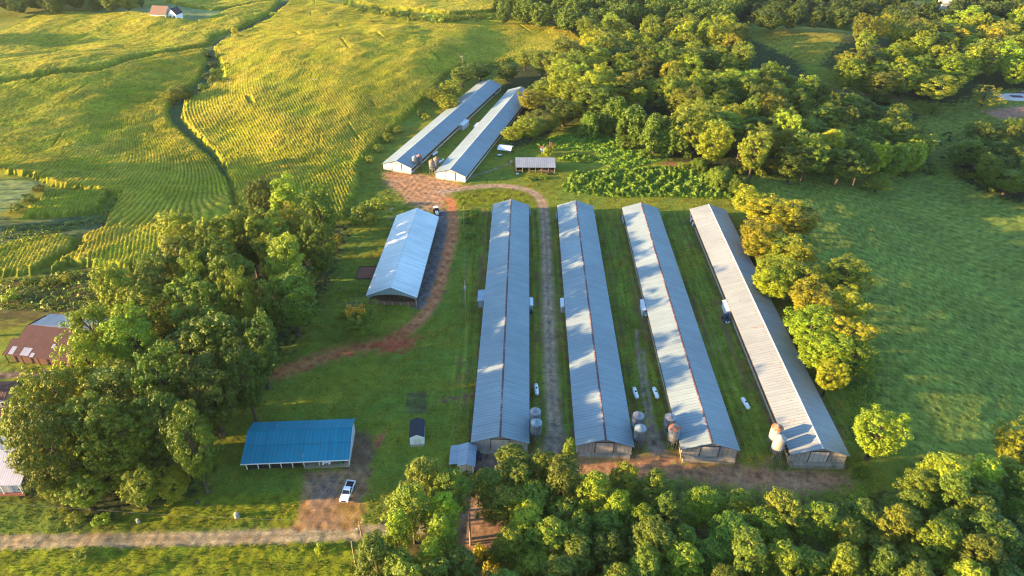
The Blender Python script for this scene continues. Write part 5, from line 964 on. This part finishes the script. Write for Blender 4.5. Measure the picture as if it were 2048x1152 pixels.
MB().box(-.6, -.15, .63, .6, .35, .92).build('seat', MT['black'], t, bevel=.05); MB().box(-.72, -.5, 1.86, .72, .75, 1.93).build('roof', MT['black'], t, bevel=.03)
for sx in (-.68, .68):
    for ya, yb in ((-.75, -.45), (.55, .65)): q = MB(); q.tube((sx, ya, .9), (sx*.98, yb, 1.87), .04, n=6); q.build('roll_bar', MT['steel'], t)
    for y in (-1.0, .95): q = MB(); q.tube((sx-.14, y, .32), (sx+.14, y, .32), .32, n=14); q.build('wheel', MT['rubber'], t)
    q = MB(); a, c = sorted((sx*.5, sx*.95)); q.box(a, -1.5, .62, c, -1.39, .85); q.build('headlight', MT['lamp'], t)
MB().box(-.6, -1.72, .3, .6, -1.52, .55).build('front_bumper', MT['white_box'], t)
p = G(1458.5, 629); t = thing('barrel', 'teal barrel beside the utility vehicle and the white control room', 'barrel', p); MB().lathe([(.42, 0), (.46, .35), (.42, .38), (.46, .75), (.42, .78), (.42, 1.1), (.06, 1.14)], 16).build('drum', MT['teal'], t, True)
p = G(1291.5, 636); t = thing('fuel_tank', 'small grey green fuel tank on legs by the left wall of the third poultry house', 'fuel tank', p); b = MB(); b.tube((0, -.9, 1.25), (0, .9, 1.25), .5, n=16); b.build('tank', MT['galv_pale'], t, True)
MB().box(-.35, -.4, 1.76, .35, .2, 2.0).build('pump', MT['teal'], t)
for sx in (-.4, .4):
    for y in (-.7, .7): q = MB(); q.tube((sx, y, -.1), (sx*.7, y, 1.0), .05, n=6); q.build('leg', MT['steel'], t)
p = G(1061, 626); t = thing('generator', 'small blue generator against the right wall of the first poultry house', 'generator', p); MB().box(-.5, -.6, .1, .5, .6, .95).build('housing', MT['navy'], t, bevel=.05); MB().tube((.2, .3, .95), (.2, .3, 1.4), .06, n=8).build('exhaust', MT['steel'], t)
p = G(904, 425); t = thing('tractor', 'white cabbed tractor parked behind the white barn', 'tractor', G(873, 428), R(20))
MB().box(-.45, -2.0, .7, .45, -.2, 1.45).build('hood', MT['white'], t, bevel=.08); MB().frus((-.75, -.2, .75, 1.2), .8, (-.65, -.05, .65, 1.1), 2.5).build('cab', MT['glass'], t); MB().box(-.8, -.3, 2.5, .8, 1.3, 2.65).build('roof', MT['white'], t, bevel=.05)
for sx in (-.85, .85):
    q = MB(); q.tube((sx-.2, .8, .8), (sx+.2, .8, .8), .8, n=18); q.build('wheel', MT['rubber'], t); q = MB(); q.tube((sx-.13, -1.6, .45), (sx+.13, -1.6, .45), .45, n=16); q.build('wheel', MT['rubber'], t)

# ---------------------------------------------------------------- poles and wires
def pole(u, v, h, label, arm=True, trans=False, rz=0, r0=.16):
    p = G(u, v); t = thing('utility_pole', label, 'utility pole', p, rz, 'wooden utility poles'); MB().tube((0, 0, -1), (0, 0, h), r0, r0*.65, 10).build('pole', MT['wood'], t)
    if arm:
        a = MB(); a.box(-1.2, -.20, h-1.0, 1.2, -.10, h-.86); o = a.build('crossarm', MT['post'], t)
        for x in (-1.1, -.4, .4, 1.1): q = MB(); q.lathe([(.04, 0), (.07, .05), (.05, .12), (.07, .17), (.02, .22)], 8, 0, (x, -.15, h-.86)); q.build('insulator', MT['insul'], o)
    else:
        q = MB(); q.lathe([(.04, 0), (.07, .06), (.05, .14), (.02, .24)], 8, 0, (0, 0, h)); q.build('insulator', MT['insul'], t)
    if trans:
        q = MB(); q.lathe([(.05, 0), (.30, .02), (.32, .1), (.32, .95), (.28, 1.05), (.06, 1.1)], 14, 0, (.05, -.5, h-2.5)); o = q.build('transformer', MT['galv_pale'], t, True)
        q = MB(); q.tube((.05, -.5, h-1.4), (.05, -.5, h-1.05), .05, n=6); q.build('bushing', MT['insul'], o)
    return Vector((p[0], p[1], p[2]+h))
pa = pole(941, 1090, 10, 'tall utility pole with a long crossarm in the dirt clearing among the pines', True, False, R(4), .2)
pb = pole(931, 617, 9.5, 'slender pole with a pale transformer left of the first poultry house', False, True)
pc = pole(928, 452, 7.6, 'upper pole on the bank between the white barn and the track loop', False)
pd = pole(712, 1133, 7.5, 'plain wooden pole on the near verge by the photo bottom', False, False, 0, .18)
pe = pole(723, 1072, 4.5, 'short pole with white insulators at the driveway mouth', True, False, R(70), .15)
pole(633, 183, 7, 'thin pole standing alone in the rounded corn field', True); pole(925, 135, 7, 'pole at the corn edge behind the upper poultry houses', True)
pf = pole(1570, 66, 9, 'pole at the left end of the small lit meadow', False); pg = pole(1426, 46, 9, 'crossarm pole above the big wood near the top of the photo'); ph = pole(1779, 30, 11, 'tall pole left of the far house roofs', False); pole(293, 16, 11, 'pole behind the far farmhouse', False)
def wire(a, b, sag, label):
    m = MB(); pts = [a.lerp(b, i/16)-Vector((0, 0, sag*4*(i/16)*(1-i/16))) for i in range(17)]
    for i in range(16): m.tube(pts[i], pts[i+1], .012, n=4, caps=False)
    tag(m.build('power_line', MT['steel']), label, 'power line')
wire(pc, pb, .5, 'power line from the upper bank pole to the transformer pole'); wire(pb, pa, 1.2, 'power line from the transformer pole down to the crossarm pole'); wire(pe, Vector((-110, 84, 9)), 1.5, 'power line along the verge from the driveway mouth to the left edge')
# ---------------------------------------------------------------- small things on the lawn
def stump(u, v, r_, h, label, m='stone'):
    p = G(u, v); t = thing('tree_stump', label, 'stump', p); MB().lathe([(r_*1.35, -.1), (r_*1.05, .2), (r_, h*.6), (r_*.92, h), (r_*.3, h+.03)], 12).build('stump', MT[m], t, True)
stump(474, 1033, .48, 1.0, 'tan stump standing on the lit lawn below the blue roofed shed'); stump(277, 1044, .35, .8, 'short stump on the lit lawn near the left wood'); stump(395, 1004, .4, .4, 'low dark stump at the edge of the left wood', 'bark')
for k, (u, v) in enumerate([(780, 438), (783, 420)]):
    p = G(u, v); t = thing('scrap_pile', ('small heap of scrap boards at the far left corner of the white barn', 'second scrap heap just behind the white barn')[k], 'scrap', p, k*.7)
    for i in range(5): MB().box(-.7+.1*i, -.3+.05*i, i*.12, .6+.1*i, .3, i*.12+.1).build('board', MT[('cream', 'post', 'dwood')[i % 3]], t)
# ---------------------------------------------------------------- cattle
def cow_mesh(name, graze):
    V = [(0, .75, 1.18), (0, .25, 1.15), (0, -.35, 1.15), (0, -.8, 1.22)]; Rr = [.30, .36, .36, .30]; Ed = [(0, 1), (1, 2), (2, 3)]
    hd = [(0, -1.15, 1.30 if not graze else .95, .17), (0, -1.4, 1.45 if not graze else .55, .15), (0, -1.72, 1.30 if not graze else .22, .10)]; pr = 3
    for x, y, z, r_ in hd: V.append((x, y, z)); Rr.append(r_); Ed.append((pr, len(V)-1)); pr = len(V)-1
    for s in (-1, 1): V.append((s*.24, hd[1][1]+.05, hd[1][2]+.12)); Rr.append(.05); Ed.append((5, len(V)-1))
    for s in (-1, 1):
        for root, y, ch in ((3, -.72, [(.85, -.72, .12), (.48, -.70, .075), (.05, -.74, .07)]), (0, .7, [(.90, .66, .16), (.52, .84, .08), (.05, .76, .07)])):
            pr = root
            for z, yy, r_ in ch: V.append((s*.22, yy, z)); Rr.append(r_); Ed.append((pr, len(V)-1)); pr = len(V)-1
    pr = 0
    for y, z in ((1.02, 1.1), (1.1, .6)): V.append((0, y, z)); Rr.append(.045); Ed.append((pr, len(V)-1)); pr = len(V)-1
    me = bpy.data.meshes.new(name); me.from_pydata(V, Ed, []); o = link(bpy.data.objects.new(name, me)); o.modifiers.new('skin', 'SKIN'); o.modifiers.new('smooth', 'SUBSURF').levels = 1
    for i, r_ in enumerate(Rr): me.skin_vertices[0].data[i].radius = (r_, r_)
    me.skin_vertices[0].data[1].use_root = True
    dg = bpy.context.evaluated_depsgraph_get(); dg.update(); m2 = bpy.data.meshes.new_from_object(o.evaluated_get(dg)); bpy.data.objects.remove(o); return m2
cmesh = {}
for g_ in (0, 1):
    for m in ('cowblack', 'cowwhite'):
        q = cow_mesh('cow', g_); q.materials.clear(); q.materials.append(MT[m]); cmesh[g_, m] = q
for k, (u, v, g_, m, rz, lb) in enumerate([(1862, 270, 1, 'cowblack', 40, 'black cow farthest left near the wood in the cattle pasture'), (1887, 272, 0, 'cowblack', 100, 'small black cow standing apart between the others'), (1897, 269, 1, 'cowblack', 70, 'black cow farthest back on the right of the herd'), (1898, 277, 0, 'cowblack', 0, 'black cow in the middle of the right hand group'), (1897, 283, 1, 'cowblack', 10, 'black cow nearest in the right hand group'),
                                        (1862, 279, 1, 'cowwhite', 120, 'cream cow alone at the left of the herd'), (1872, 287, 0, 'cowwhite', 60, 'cream cow left of the nearest pair'), (1876, 286, 1, 'cowwhite', 130, 'cream cow right of the nearest pair'), (1878, 291, 0, 'cowblack', 20, 'black cow just below the cream pair'), (1883, 318, 1, 'cowblack', 75, 'black cow far below the rest of the herd')]):
    p = G(u, v); o = link(bpy.data.objects.new('cow', cmesh[g_, m])); o.location = p; o.rotation_euler = (0, 0, R(rz)); tag(o, lb, 'cow', 'cattle in the pasture')

# ---------------------------------------------------------------- morning air
hz = MB().box(-640, -80, -40, 790, 1020, 140).build('haze', bpy.data.materials.new('morning_air')); hm = hz.data.materials[0]; hm.use_nodes = True; tr = hm.node_tree
tr.nodes.remove(tr.nodes['Principled BSDF']); pv = tr.nodes.new('ShaderNodeVolumePrincipled'); pv.inputs['Color'].default_value = (.82, .90, 1, 1); pv.inputs['Density'].default_value = HAZE; pv.inputs['Anisotropy'].default_value = .3
tr.links.new(pv.outputs[0], tr.nodes['Material Output'].inputs['Volume']); tag(hz, kind='stuff'); hz['label'] = 'thin morning haze over the whole farm'; hz['category'] = 'haze'
